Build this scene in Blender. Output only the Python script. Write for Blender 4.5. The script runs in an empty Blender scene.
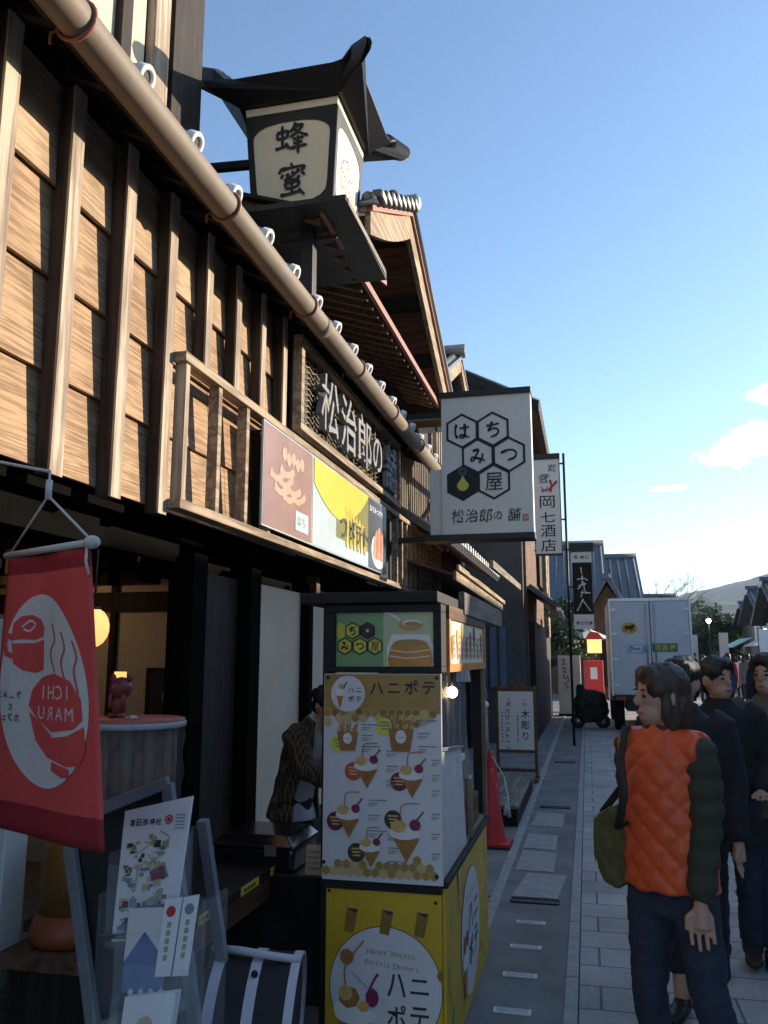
import bpy, bmesh, math, random
from mathutils import Vector, Matrix, noise as mnoise
S = bpy.context.scene
COL = S.collection
R = math.radians
random.seed(7)
# ---------------------------------------------------------------- camera, sky, sun, exposure
cd = bpy.data.cameras.new('camera'); cam = bpy.data.objects.new('camera', cd); COL.objects.link(cam)
cd.sensor_fit = 'VERTICAL'; cd.sensor_height = 24.0; cd.lens = 24.0 * 830 / 1024
cd.clip_start = 0.05; cd.clip_end = 8000
cam.location = (0, 0, 1.6); cam.rotation_euler = (R(90 + 9.91), 0, R(13.546))
S.camera = cam
SUN_AZ, SUN_EL = 58.0, 16.0
W = bpy.data.worlds.new('World'); S.world = W; W.use_nodes = True
wn = W.node_tree; wn.nodes.clear()
def wnode(t, **k):
    n = wn.nodes.new(t)
    for a, b in k.items(): setattr(n, a, b)
    return n
wout = wnode('ShaderNodeOutputWorld'); wbg = wnode('ShaderNodeBackground'); wbg.inputs[1].default_value = 0.1
sky = wnode('ShaderNodeTexSky', sky_type='NISHITA'); sky.sun_disc = False
sky.sun_elevation = R(SUN_EL); sky.sun_rotation = R(SUN_AZ); sky.air_density = 1.0; sky.dust_density = 0.3; sky.ozone_density = 2.6
def wmath(op, a, b=None, c=None):
    n = wnode('ShaderNodeMath', operation=op)
    for i, v in enumerate((a, b, c)):
        if v is None: continue
        if isinstance(v, (int, float)): n.inputs[i].default_value = v
        else: wn.links.new(v, n.inputs[i])
    return n.outputs[0]
wtc = wnode('ShaderNodeTexCoord'); wsep = wnode('ShaderNodeSeparateXYZ'); wn.links.new(wtc.outputs['Generated'], wsep.inputs[0])
az = wmath('MULTIPLY', wmath('ARCTAN2', wsep.outputs[0], wsep.outputs[1]), 57.2958)
el = wmath('MULTIPLY', wmath('ARCSINE', wsep.outputs[2]), 57.2958)
wno = wnode('ShaderNodeTexNoise'); wno.inputs['Scale'].default_value = 26; wno.inputs['Detail'].default_value = 9; wno.inputs['Roughness'].default_value = 0.6
wn.links.new(wtc.outputs['Generated'], wno.inputs['Vector'])
wob = wmath('MULTIPLY', wmath('SUBTRACT', wno.outputs[0], 0.5), 5.0)
mask = None
for (a0, e0, hw, hh) in ((12.0, 13.4, 3.0, 1.35), (9.6, 12.8, 2.3, 0.85), (12.6, 16.5, 1.9, 0.8), (5.8, 10.9, 1.2, 0.25), (17, 13, 3.5, 1.0), (27, 15, 5, 1.3), (40, 11, 6, 1.0)):
    dx = wmath('DIVIDE', wmath('SUBTRACT', az, a0), hw); dy = wmath('DIVIDE', wmath('SUBTRACT', el, e0), hh)
    d = wmath('ADD', wmath('MULTIPLY', dx, dx), wmath('MULTIPLY', dy, dy))
    m = wmath('SUBTRACT', 1.25, wmath('ADD', d, wob))
    mask = m if mask is None else wmath('MAXIMUM', mask, m)
mr = wnode('ShaderNodeMapRange'); wn.links.new(mask, mr.inputs[0]); mr.inputs[1].default_value = 0.0; mr.inputs[2].default_value = 1.5; mr.inputs[4].default_value = 0.95
mix = wnode('ShaderNodeMix', data_type='RGBA'); wn.links.new(mr.outputs[0], mix.inputs[0]); wn.links.new(sky.outputs[0], mix.inputs[6])
mix.inputs[7].default_value = (12.0, 11.9, 11.6, 1)
wn.links.new(mix.outputs[2], wbg.inputs[0]); wn.links.new(wbg.outputs[0], wout.inputs[0])
sl = bpy.data.lights.new('sun', 'SUN'); so = bpy.data.objects.new('sun', sl); COL.objects.link(so)
sl.energy = 3.2; sl.angle = R(0.5); sl.color = (1.0, 0.86, 0.68)
so.rotation_euler = (R(90 - SUN_EL), 0, R(180 - SUN_AZ)); so.location = (20, 20, 30)
S.view_settings.view_transform = 'Standard'; S.view_settings.look = 'None'; S.view_settings.gamma = 1; S.view_settings.use_curve_mapping = False
S.view_settings.exposure = 1.58
S.render.engine = 'CYCLES'
S.cycles.max_bounces = 6; S.cycles.diffuse_bounces = 3; S.cycles.glossy_bounces = 3; S.cycles.transmission_bounces = 5; S.cycles.transparent_max_bounces = 10; S.cycles.volume_bounces = 0
S.cycles.use_denoising = True

# ---------------------------------------------------------------- materials
MATS = {}
def nt(name):
    m = bpy.data.materials.new(name); m.use_nodes = True
    t = m.node_tree; t.nodes.clear()
    o = t.nodes.new('ShaderNodeOutputMaterial'); b = t.nodes.new('ShaderNodeBsdfPrincipled')
    t.links.new(b.outputs[0], o.inputs[0])
    return m, t, b
def coords(t, stretch):
    tc = t.nodes.new('ShaderNodeTexCoord'); mp = t.nodes.new('ShaderNodeMapping'); mp.inputs['Scale'].default_value = stretch
    t.links.new(tc.outputs['Object'], mp.inputs[0]); return mp.outputs[0]
def noise(t, v, scale, detail=6, rough=.6, dist=0):
    n = t.nodes.new('ShaderNodeTexNoise'); n.inputs['Scale'].default_value = scale; n.inputs['Detail'].default_value = detail
    n.inputs['Roughness'].default_value = rough; n.inputs['Distortion'].default_value = dist
    t.links.new(v, n.inputs['Vector']); return n.outputs[0]
def ramp(t, f, stops):
    r = t.nodes.new('ShaderNodeValToRGB'); e = r.color_ramp.elements
    while len(e) < len(stops): e.new(.5)
    for k, (p, c) in enumerate(stops): e[k].position = p; e[k].color = (*c, 1)
    t.links.new(f, r.inputs[0]); return r.outputs[0]
def bump(t, b, h, strength, dist=.01):
    n = t.nodes.new('ShaderNodeBump'); n.inputs['Strength'].default_value = strength; n.inputs['Distance'].default_value = dist
    t.links.new(h, n.inputs['Height']); t.links.new(n.outputs[0], b.inputs['Normal'])
def mul(c, k): return tuple(min(1, x * k) for x in c)
def pbr(name, col, rough=.6, var=.18, scale=6, bmp=.15, metal=0, stretch=(1, 1, 1), emit=None, es=0, trans=0, alpha=1, spec=.4, sheen=0):
    m, t, b = nt(name)
    v = coords(t, stretch); f = noise(t, v, scale)
    t.links.new(ramp(t, f, [(.25, mul(col, 1 - var)), (.75, mul(col, 1 + var))]), b.inputs['Base Color'])
    f2 = noise(t, v, scale * 9, 4)
    rr = t.nodes.new('ShaderNodeMapRange'); t.links.new(f2, rr.inputs[0]); rr.inputs[3].default_value = max(0, rough - .1); rr.inputs[4].default_value = min(1, rough + .12)
    t.links.new(rr.outputs[0], b.inputs['Roughness'])
    if bmp: bump(t, b, f2, bmp, .004)
    b.inputs['Metallic'].default_value = metal; b.inputs['Specular IOR Level'].default_value = spec
    b.inputs['Transmission Weight'].default_value = trans; b.inputs['Alpha'].default_value = alpha
    if sheen: b.inputs['Sheen Weight'].default_value = sheen
    if emit: b.inputs['Emission Color'].default_value = (*emit, 1); b.inputs['Emission Strength'].default_value = es
    MATS[name] = m; return m
def wood(name, dark, light, axis=1, scale=1.0, rough=.75, bmp=.4, figure=.5, amp=.16):
    """grain runs along axis; figure = how strongly rings swing"""
    m, t, b = nt(name)
    st = [9 * scale] * 3; st[axis] = .55 * scale
    v = coords(t, tuple(st))
    n1 = noise(t, v, 1.0, 3, .5)
    # rings: sine of (stretched coord + noise)
    mt = t.nodes.new('ShaderNodeMath'); mt.operation = 'MULTIPLY'; t.links.new(n1, mt.inputs[0]); mt.inputs[1].default_value = 70 * figure
    sn = t.nodes.new('ShaderNodeMath'); sn.operation = 'SINE'; t.links.new(mt.outputs[0], sn.inputs[0])
    st2 = [60 * scale] * 3; st2[axis] = 1.5 * scale
    v2 = coords(t, tuple(st2)); n2 = noise(t, v2, 1.5, 5, .7)
    v3 = coords(t, (2.3, 2.3, 2.3)); n3 = noise(t, v3, 1.0, 4, .6)
    a = t.nodes.new('ShaderNodeMath'); a.operation = 'MULTIPLY_ADD'; t.links.new(sn.outputs[0], a.inputs[0]); a.inputs[1].default_value = amp; t.links.new(n2, a.inputs[2])
    c = t.nodes.new('ShaderNodeMath'); c.operation = 'MULTIPLY_ADD'; t.links.new(n3, c.inputs[0]); c.inputs[1].default_value = .7; t.links.new(a.outputs[0], c.inputs[2])
    mid = tuple((x + y) / 2 for x, y in zip(dark, light))
    t.links.new(ramp(t, c.outputs[0], [(.48, dark), (.82, mid), (1.0, light)]), b.inputs['Base Color'])
    b.inputs['Roughness'].default_value = rough; b.inputs['Specular IOR Level'].default_value = .25
    bump(t, b, a.outputs[0], bmp, .004)
    MATS[name] = m; return m
def glass(name, tint=(.9, .95, 1), rough=.03, alpha=.18):
    m, t, b = nt(name)
    b.inputs['Base Color'].default_value = (*tint, 1); b.inputs['Roughness'].default_value = rough
    b.inputs['Alpha'].default_value = alpha; b.inputs['Specular IOR Level'].default_value = .7
    MATS[name] = m; return m
def bricks(name, c1, c2, mortar, bw, bh, msize=.012, rough=.85, offs=.5, rot=0):
    m, t, b = nt(name)
    tc = t.nodes.new('ShaderNodeTexCoord'); mp = t.nodes.new('ShaderNodeMapping'); mp.inputs['Rotation'].default_value = (0, 0, rot)
    t.links.new(tc.outputs['Object'], mp.inputs[0])
    br = t.nodes.new('ShaderNodeTexBrick'); t.links.new(mp.outputs[0], br.inputs['Vector'])
    br.inputs['Scale'].default_value = 1; br.inputs['Brick Width'].default_value = bw; br.inputs['Row Height'].default_value = bh
    br.inputs['Mortar Size'].default_value = msize; br.inputs['Mortar Smooth'].default_value = .2; br.inputs['Bias'].default_value = 0; br.offset = offs
    br.inputs['Color1'].default_value = (*c1, 1); br.inputs['Color2'].default_value = (*c2, 1); br.inputs['Mortar'].default_value = (*mortar, 1)
    v = coords(t, (1, 1, 1)); n = noise(t, v, 1.3, 8, .65); n2 = noise(t, v, 60, 3, .6)
    mx = t.nodes.new('ShaderNodeMix'); mx.data_type = 'RGBA'; mx.blend_type = 'MULTIPLY'; mx.inputs[0].default_value = 1
    t.links.new(br.outputs[0], mx.inputs[6]); t.links.new(ramp(t, n, [(.3, (.62, .62, .63)), (.7, (1.15, 1.13, 1.10))]), mx.inputs[7])
    mx2 = t.nodes.new('ShaderNodeMix'); mx2.data_type = 'RGBA'; mx2.blend_type = 'MULTIPLY'; mx2.inputs[0].default_value = 1
    t.links.new(mx.outputs[2], mx2.inputs[6]); t.links.new(ramp(t, n2, [(.3, (.78, .78, .78)), (.7, (1.15, 1.15, 1.15))]), mx2.inputs[7])
    vo = t.nodes.new('ShaderNodeTexVoronoi'); t.links.new(coords(t, (3.1, 3.1, 3.1)), vo.inputs['Vector']); vo.inputs['Scale'].default_value = 1
    mx3 = t.nodes.new('ShaderNodeMix'); mx3.data_type = 'RGBA'; mx3.blend_type = 'MULTIPLY'; mx3.inputs[0].default_value = 1
    t.links.new(mx2.outputs[2], mx3.inputs[6]); t.links.new(ramp(t, vo.outputs['Distance'], [(.03, (.55, .54, .53)), (.07, (1, 1, 1))]), mx3.inputs[7])
    t.links.new(mx3.outputs[2], b.inputs['Base Color']); b.inputs['Roughness'].default_value = rough
    h = t.nodes.new('ShaderNodeMath'); h.operation = 'MULTIPLY_ADD'; t.links.new(br.outputs[1], h.inputs[0]); h.inputs[1].default_value = -1.0; t.links.new(n2, h.inputs[2])
    bump(t, b, h.outputs[0], .5, .006)
    MATS[name] = m; return m

wood('sun_board', (.14, .083, .047), (.42, .275, .16), 1, 1.5, .8, .5, .75, .11)
wood('sun_board_pale', (.18, .118, .07), (.46, .33, .21), 1, 1.8, .85, .5, .6, .09)
wood('sun_board_brown', (.11, .06, .032), (.36, .22, .12), 1, 1.3, .8, .5, 1.0, .12)
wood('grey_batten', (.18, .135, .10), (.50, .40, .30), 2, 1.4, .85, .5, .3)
wood('batten_side_shade', (.022, .016, .011), (.065, .047, .034), 2, 1.4, .85, .5, .3)  # shade on the batten sides is put into this wood colour
wood('rail_wood', (.12, .088, .06), (.38, .295, .205), 1, 1.4, .85, .5, .3)
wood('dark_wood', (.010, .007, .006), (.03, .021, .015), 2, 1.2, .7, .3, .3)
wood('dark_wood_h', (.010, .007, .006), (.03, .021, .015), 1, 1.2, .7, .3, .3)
wood('brown_wood', (.06, .03, .017), (.16, .085, .045), 1, 1.0, .7, .3, .4)
wood('soffit_wood', (.085, .042, .024), (.21, .108, .06), 0, 1.0, .75, .3, .4)
wood('pale_wood', (.17, .125, .08), (.40, .30, .20), 1, 1.2, .8, .3, .3)
wood('weathered', (.10, .085, .07), (.27, .235, .19), 1, 1.2, .85, .4, .3)
wood('weathered_v', (.10, .08, .06), (.25, .20, .15), 2, 1.2, .85, .4, .3)
pbr('black_paint', (.012, .012, .014), .45, .3, 5, .1)
pbr('black_matte', (.010, .010, .011), .7, .3, 8, .1)
pbr('lantern_cream', (.80, .66, .45), .55, .06, 3, .04)
pbr('plaster_white', (.62, .60, .56), .85, .08, 3, .15)
pbr('plaster_cream', (.52, .44, .33), .85, .10, 2.5, .12)
pbr('gutter_bronze', (.185, .145, .108), .62, .15, 7, .06, spec=.35)
pbr('gutter_dark', (.10, .075, .055), .5, .15, 7, .06, metal=.3)
pbr('tile_grey', (.075, .082, .092), .5, .3, 4, .2)
pbr('tile_blue', (.105, .115, .13), .5, .25, 3, .2)
pbr('tile_end_white', (.72, .70, .66), .8, .06, 12, .1)
pbr('tile_end_dark', (.05, .05, .055), .7, .1, 12, .1)
pbr('copper_edge', (.27, .10, .062), .55, .15, 10, .1)
pbr('sign_white', (.72, .68, .62), .55, .05, 2, .03)
pbr('ink', (.012, .014, .02), .6, .1, 6, 0)
pbr('seal_red', (.45, .04, .035), .6, .1, 6, 0)
pbr('iron', (.03, .03, .033), .45, .25, 12, .1, metal=.6)
pbr('steel', (.45, .46, .48), .35, .1, 12, .05, metal=.9)
pbr('asphalt', (.185, .18, .17), .92, .34, 2.2, .6)
pbr('concrete', (.16, .165, .17), .92, .22, 2.2, .4)
pbr('concrete_dark', (.20, .195, .185), .92, .34, 2.2, .4)
pbr('granite', (.33, .32, .30), .85, .24, 9, .3)
bricks('stone_pavers', (.40, .385, .36), (.49, .475, .45), (.16, .155, .145), .62, .285, .007)
bricks('tile_wall', (.035, .04, .05), (.05, .056, .066), (.10, .10, .10), .3, .3, .012, offs=0)
glass('clear_plastic', (.85, .9, .95), .08, .045)
pbr('shade_black', (.005, .0045, .004), .95, .2, 8, .2, spec=.02)  # shade under the boards put into the colour, stays black even in sun
glass('window_glass', (.03, .035, .045), .06, .85)

# ---------------------------------------------------------------- mesh helpers
class MB:
    def __init__(s): s.v = []; s.f = []; s.m = []; s.sm = []; s.cur = None; s.smooth = False
    def mat(s, m, smooth=False): s.cur = m; s.smooth = smooth; return s
    def add(s, vs, fs):
        o = len(s.v); s.v += [tuple(p) for p in vs]
        for f in fs: s.f.append(tuple(o + i for i in f)); s.m.append(s.cur); s.sm.append(s.smooth)
        return s
    def box(s, x0, x1, y0, y1, z0, z1):
        v = [(x0, y0, z0), (x1, y0, z0), (x1, y1, z0), (x0, y1, z0), (x0, y0, z1), (x1, y0, z1), (x1, y1, z1), (x0, y1, z1)]
        return s.add(v, [(0, 3, 2, 1), (4, 5, 6, 7), (0, 1, 5, 4), (1, 2, 6, 5), (2, 3, 7, 6), (3, 0, 4, 7)])
    def hexa(s, a, b):
        """two quads a,b (4 points each) joined to a solid"""
        return s.add(list(a) + list(b), [(0, 3, 2, 1), (4, 5, 6, 7), (0, 1, 5, 4), (1, 2, 6, 5), (2, 3, 7, 6), (3, 0, 4, 7)])
    def prism(s, poly, d):
        """closed polygon (3d points) extruded by vector d"""
        n = len(poly); d = Vector(d); v = [Vector(p) for p in poly]
        v2 = v + [p + d for p in v]
        return s.add(v2, [tuple(reversed(range(n))), tuple(range(n, 2 * n))] + [(i, (i + 1) % n, n + (i + 1) % n, n + i) for i in range(n)])
    def bar(s, a, b, w, h, up=(0, 0, 1)):
        a = Vector(a); b = Vector(b); d = (b - a).normalized(); r = d.cross(Vector(up))
        if r.length < 1e-4: r = Vector((1, 0, 0))
        r.normalize(); u = r.cross(d).normalized()
        q = [(-w / 2, -h / 2), (w / 2, -h / 2), (w / 2, h / 2), (-w / 2, h / 2)]
        return s.hexa([a + r * x + u * y for x, y in q], [b + r * x + u * y for x, y in q])
    def tube(s, pts, rad, n=10, caps=True, squash=None):
        """pts list, rad number or list (number or (rx,ry)); rx along side axis"""
        P = [Vector(p) for p in pts]; k = len(P); vs = []
        prev = None
        for i in range(k):
            d = (P[min(i + 1, k - 1)] - P[max(i - 1, 0)]).normalized()
            ref = Vector((0, 0, 1)) if abs(d.z) < .9 else Vector((0, 1, 0))
            if prev is None: x = d.cross(ref).normalized()
            else:
                x = prev - d * prev.dot(d)
                x = x.normalized() if x.length > 1e-5 else d.cross(ref).normalized()
            prev = x; y = d.cross(x)
            r = rad[i] if isinstance(rad, (list, tuple)) else rad
            rx, ry = r if isinstance(r, (list, tuple)) else (r, r)
            for j in range(n):
                a = 2 * math.pi * j / n; vs.append(P[i] + x * math.cos(a) * rx + y * math.sin(a) * ry)
        fs = [(i * n + j, i * n + (j + 1) % n, (i + 1) * n + (j + 1) % n, (i + 1) * n + j) for i in range(k - 1) for j in range(n)]
        if caps: fs += [tuple(reversed(range(n))), tuple((k - 1) * n + j for j in range(n))]
        return s.add(vs, fs)
    def ell(s, c, r, n=14, k=9, rot=None):
        c = Vector(c); vs = []
        for i in range(k + 1):
            t = math.pi * i / k
            for j in range(n):
                a = 2 * math.pi * j / n
                p = Vector((r[0] * math.sin(t) * math.cos(a), r[1] * math.sin(t) * math.sin(a), r[2] * math.cos(t)))
                if rot: p = rot @ p
                vs.append(c + p)
        fs = [(i * n + j, (i + 1) * n + j, (i + 1) * n + (j + 1) % n, i * n + (j + 1) % n) for i in range(k) for j in range(n)]
        return s.add(vs, fs)
    def lathe(s, prof, c=(0, 0, 0), n=24):
        """prof list of (r,z)"""
        k = len(prof); vs = [(c[0] + r * math.cos(2 * math.pi * j / n), c[1] + r * math.sin(2 * math.pi * j / n), c[2] + z) for r, z in prof for j in range(n)]
        fs = [(i * n + j, i * n + (j + 1) % n, (i + 1) * n + (j + 1) % n, (i + 1) * n + j) for i in range(k - 1) for j in range(n)]
        return s.add(vs, fs)
    def build(s, name, parent=None, bevel=0, mats=None, fix=False, loc=None):
        me = bpy.data.meshes.new(name)
        off = Vector((0, 0, 0))
        if loc is not None: off = Vector(loc)
        elif parent is not None: off = wloc(parent)
        me.from_pydata([tuple(Vector(p) - off) for p in s.v], [], s.f)
        keys = []
        for m in s.m:
            if m not in keys: keys.append(m)
        for kx in keys: me.materials.append(MATS[kx])
        idx = {kx: i for i, kx in enumerate(keys)}
        me.polygons.foreach_set('material_index', [idx[m] for m in s.m]); me.polygons.foreach_set('use_smooth', s.sm)
        if fix:
            bm = bmesh.new(); bm.from_mesh(me); bmesh.ops.remove_doubles(bm, verts=bm.verts, dist=1e-5); bmesh.ops.recalc_face_normals(bm, faces=bm.faces); bm.to_mesh(me); bm.free()
        me.update()
        o = bpy.data.objects.new(name, me); COL.objects.link(o)
        if parent is not None: o.parent = parent
        if loc is not None: o.location = off - (wloc(parent) if parent is not None else Vector((0, 0, 0)))
        if bevel:
            bv = o.modifiers.new('bevel', 'BEVEL'); bv.width = bevel; bv.segments = 2; bv.limit_method = 'ANGLE'; bv.angle_limit = R(40)
        return o
def wloc(o):
    p = Vector((0, 0, 0))
    while o is not None: p = p + o.location; o = o.parent
    return p
def tag(o, label, cat=None, group=None, kind=None):
    if label: o['label'] = label
    if cat: o['category'] = cat
    if group: o['group'] = group
    if kind: o['kind'] = kind
    return o
def thing(name, loc, label, cat, group=None, rz=0):
    o = bpy.data.objects.new(name, None); o.empty_display_size = .2; COL.objects.link(o); o.location = loc; o.rotation_euler = (0, 0, rz)
    return tag(o, label, cat, group)
def copy_thing(o, loc, rz=None, label=None, parent=None):
    c = o.copy(); COL.objects.link(c)
    if parent is not None: c.parent = parent
    if loc is not None: c.location = loc
    if rz is not None: c.rotation_euler = (0, 0, rz)
    if label: c['label'] = label
    for ch in list(o.children): copy_thing(ch, None, None, None, c)
    return c
def struct(mb, name, **k):
    o = mb.build(name, **k); o['kind'] = 'structure'; return o

# ---------------------------------------------------------------- lettering and flat artwork
GL = {}
def glyph(ch, bold=0.0):
    """outline of a character scaled to the unit box: (verts, faces, aspect)"""
    if (ch, bold) in GL: return GL[ch, bold]
    c = bpy.data.curves.new('g', 'FONT'); c.body = ch; c.resolution_u = 3; c.offset = bold; c.fill_mode = 'FRONT'
    o = bpy.data.objects.new('g', c); COL.objects.link(o)
    bpy.context.view_layer.update()
    dg = bpy.context.evaluated_depsgraph_get(); me = bpy.data.meshes.new_from_object(o.evaluated_get(dg), depsgraph=dg)
    vs = [(v.co.x, v.co.y) for v in me.vertices]; fs = [tuple(p.vertices) for p in me.polygons]
    bpy.data.objects.remove(o); bpy.data.curves.remove(c); bpy.data.meshes.remove(me)
    if not vs: GL[ch, bold] = ([], [], 1); return GL[ch, bold]
    x0 = min(p[0] for p in vs); x1 = max(p[0] for p in vs); y0 = min(p[1] for p in vs); y1 = max(p[1] for p in vs)
    w = max(x1 - x0, 1e-4); h = max(y1 - y0, 1e-4)
    GL[ch, bold] = ([((x - x0) / w, (y - y0) / h) for x, y in vs], fs, (w, h)); return GL[ch, bold]
def spline(pts, k=6):
    if len(pts) < 3:
        return [(pts[0][0] + (pts[-1][0] - pts[0][0]) * i / k, pts[0][1] + (pts[-1][1] - pts[0][1]) * i / k) for i in range(k + 1)]
    P = [pts[0]] + list(pts) + [pts[-1]]; out = []
    for i in range(1, len(P) - 2):
        for j in range(k):
            t = j / k
            out.append(tuple(.5 * (2 * P[i][a] + (P[i + 1][a] - P[i - 1][a]) * t + (2 * P[i - 1][a] - 5 * P[i][a] + 4 * P[i + 1][a] - P[i + 2][a]) * t * t + (3 * P[i][a] - P[i - 1][a] - 3 * P[i + 1][a] + P[i + 2][a]) * t ** 3) for a in (0, 1)))
    return out + [tuple(pts[-1])]
class Art:
    """flat shapes on a plane: origin o, unit axes ux, uy (the face looks along ux x uy); layers are raised sheets"""
    def __init__(s, o, ux, uy, step=.0015):
        s.o = Vector(o); s.ux = Vector(ux).normalized(); s.uy = Vector(uy).normalized(); s.n = s.ux.cross(s.uy); s.step = step; s.mb = MB(); s.k = 1; s.cnt = 0; _add = s.mb.add
        def add(vs, fs): _add(vs, fs); s.cnt += 1; return s.mb
        s.mb.add = add
    def P(s, u, v): return s.o + s.ux * u + s.uy * v + s.n * s.lift()
    def lift(s): return s.step * (s.k + s.sub)
    @property
    def sub(s): return .9 * (s.cnt % 30) / 30
    def layer(s, k): s.k = k; return s
    def poly(s, pts, mat):
        s.mb.mat(mat).add([s.P(*p) for p in pts], [tuple(range(len(pts)))]); return s
    def rect(s, u0, v0, u1, v1, mat): return s.poly([(u0, v0), (u1, v0), (u1, v1), (u0, v1)], mat)
    def ell(s, u, v, ru, rv, mat, n=28): return s.poly([(u + ru * math.cos(2 * math.pi * i / n), v + rv * math.sin(2 * math.pi * i / n)) for i in range(n)], mat)
    def ring(s, pts, pts2, mat):
        n = len(pts); s.mb.mat(mat).add([s.P(*p) for p in pts] + [s.P(*p) for p in pts2], [(i, (i + 1) % n, n + (i + 1) % n, n + i) for i in range(n)]); return s
    def ngon(s, u, v, r, n=6, a0=90): return [(u + r * math.cos(R(a0 + 360 * i / n)), v + r * math.sin(R(a0 + 360 * i / n))) for i in range(n)]
    def hexo(s, u, v, r, t, mat, a0=90): return s.ring(s.ngon(u, v, r, 6, a0), s.ngon(u, v, r - t, 6, a0), mat)
    def stroke(s, pts, w, mat, brush=True):
        q = spline(pts, 6); n = len(q); vs = []
        for i, p in enumerate(q):
            a = q[max(i - 1, 0)]; b = q[min(i + 1, n - 1)]; dx, dy = b[0] - a[0], b[1] - a[1]; L = math.hypot(dx, dy) or 1
            t = i / (n - 1)
            k = (.75 + .5 * math.exp(-((t - .08) / .10) ** 2) + .25 * math.exp(-((t - .9) / .12) ** 2)) * (1 if t < .9 else max(.25, 1 - (t - .9) * 6)) if brush else 1
            if brush and i == 0: k = .55
            vs += [s.P(p[0] - dy / L * w * k / 2, p[1] + dx / L * w * k / 2), s.P(p[0] + dy / L * w * k / 2, p[1] - dx / L * w * k / 2)]
        s.mb.mat(mat).add(vs, [(2 * i, 2 * i + 1, 2 * i + 3, 2 * i + 2) for i in range(n - 1)]); return s
    def brush(s, strokes, u, v, w, h, bw, mat):
        for st in strokes: s.stroke([(u + x * w, v + y * h) for x, y in st], bw, mat)
        return s
    def ch(s, c, u, v, w, h, mat, bold=.0, fit=True, wob=0, slant=0):
        """character c inside the box; fit=False keeps its own proportions on an em of size h"""
        vs, fs, a = glyph(c, bold)
        if not vs: return s
        if not fit:
            ww, hh = a[0] * h, a[1] * h
            if c in 'ー一―': v = v + h * .4
            elif hh < h * .7: v = v + (h * .78 - hh) / 2
            u = u + (w - ww) / 2; w, h = ww, hh
        out = []
        for x, y in vs:
            X = u + x * w + slant * y * h; Y = v + y * h
            if wob:
                X += mnoise.noise((X * 30, Y * 30, ord(c))) * wob; Y += mnoise.noise((Y * 30, X * 30, ord(c) + 9)) * wob
            out.append(s.P(X, Y))
        s.mb.mat(mat).add(out, fs); return s
    def text(s, t, u, v, h, mat, vert=False, bold=0, pitch=1.05, wob=0):
        for i, c in enumerate(t):
            if c == ' ': continue
            cjk = ord(c) > 0x2000
            if vert: s.ch(c, u, v - i * h * pitch, h * .9, h * .9, mat, bold, fit=False, wob=wob)
            else: s.ch(c, u + i * h * pitch * (1 if cjk else .66), v, h * .9 if cjk else h * .6, h * .9, mat, bold, fit=False, wob=wob)
        return s
    def build(s, name, parent=None): return s.mb.build(name, parent)
BR = {
'蜂': [[(.08,.68),(.10,.48)],[(.07,.69),(.25,.71),(.40,.73),(.37,.50)],[(.10,.50),(.37,.53)],[(.24,.92),(.245,.22)],[(.03,.19),(.22,.23),(.43,.29)],[(.34,.36),(.44,.17)],
      [(.64,.97),(.56,.80),(.46,.68)],[(.60,.85),(.84,.87),(.70,.68),(.46,.52)],[(.58,.78),(.74,.64),(1.0,.51)],[(.54,.44),(.88,.48)],[(.56,.31),(.84,.34)],[(.44,.17),(.98,.23)],[(.70,.55),(.70,-.03)]],
'蜜': [[(.47,1.02),(.52,.90)],[(.18,.87),(.10,.71)],[(.16,.84),(.5,.87),(.88,.88),(.78,.74)],[(.24,.68),(.16,.55)],[(.37,.70),(.39,.53),(.52,.47),(.69,.51),(.70,.60)],[(.74,.79),(.50,.59),(.26,.46)],[(.50,.75),(.55,.65)],[(.79,.70),(.90,.58)],
      [(.28,.37),(.32,.19)],[(.27,.37),(.5,.39),(.72,.40),(.66,.21)],[(.32,.20),(.66,.23)],[(.50,.48),(.50,.03)],[(.14,-.01),(.48,.03),(.82,.09)],[(.70,.15),(.88,-.06)]],
'は': [[(.16,.94),(.09,.5),(.15,.08),(.24,.22)],[(.36,.66),(.62,.70),(.94,.73)],[(.66,.96),(.68,.5),(.66,.18),(.52,.05),(.38,.12),(.42,.24),(.62,.20),(.95,.04)]],
'ち': [[(.12,.73),(.5,.76),(.88,.85)],[(.48,.98),(.38,.70),(.24,.40),(.50,.54),(.76,.50),(.83,.30),(.66,.10),(.34,.0)]],
'み': [[(.18,.82),(.54,.88),(.40,.55),(.22,.20),(.08,.24),(.16,.42),(.46,.37),(.96,.18)],[(.78,.64),(.76,.40),(.58,.04)]],
'つ': [[(.02,.60),(.40,.77),(.78,.74),(.93,.52),(.80,.28),(.40,.13)]],
'の': [[(.52,.78),(.48,.45),(.28,.18),(.12,.36),(.22,.66),(.52,.84),(.82,.70),(.86,.38),(.58,.08)]],
}
# ================================================================ ground, street
g = MB().mat('concrete_dark'); g.box(-2500, 2500, -800, 2600, -.6, -.04); struct(g, 'ground')
g = MB().mat('stone_pavers'); g.box(-.10, 9.5, -8, 120, -.3, 0.0); struct(g, 'road')
g = MB().mat('granite')
y = -6.0
while y < 60:
    L = .9 + .2 * random.random(); g.box(-.17, -.106, y, y + L - .008, -.3, .004 + .003 * random.random()); g.box(-.70, -.63, y + .3, y + .3 + L - .008, -.3, .006 + .004 * random.random()); y += L
struct(g, 'kerb', bevel=.006)
g = MB().mat('asphalt'); g.box(-.63, -.17, -8, 60, -.3, -.004); struct(g, 'gutter_path')
g = MB().mat('concrete_dark')
random.seed(3); y = -6
while y < 40:
    L = 1.2; g.box(-2.3, -.70, y, y + L - .01, -.3, .0 + .004 * random.random()); y += L
struct(g, 'pavement', bevel=.004)
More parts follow.
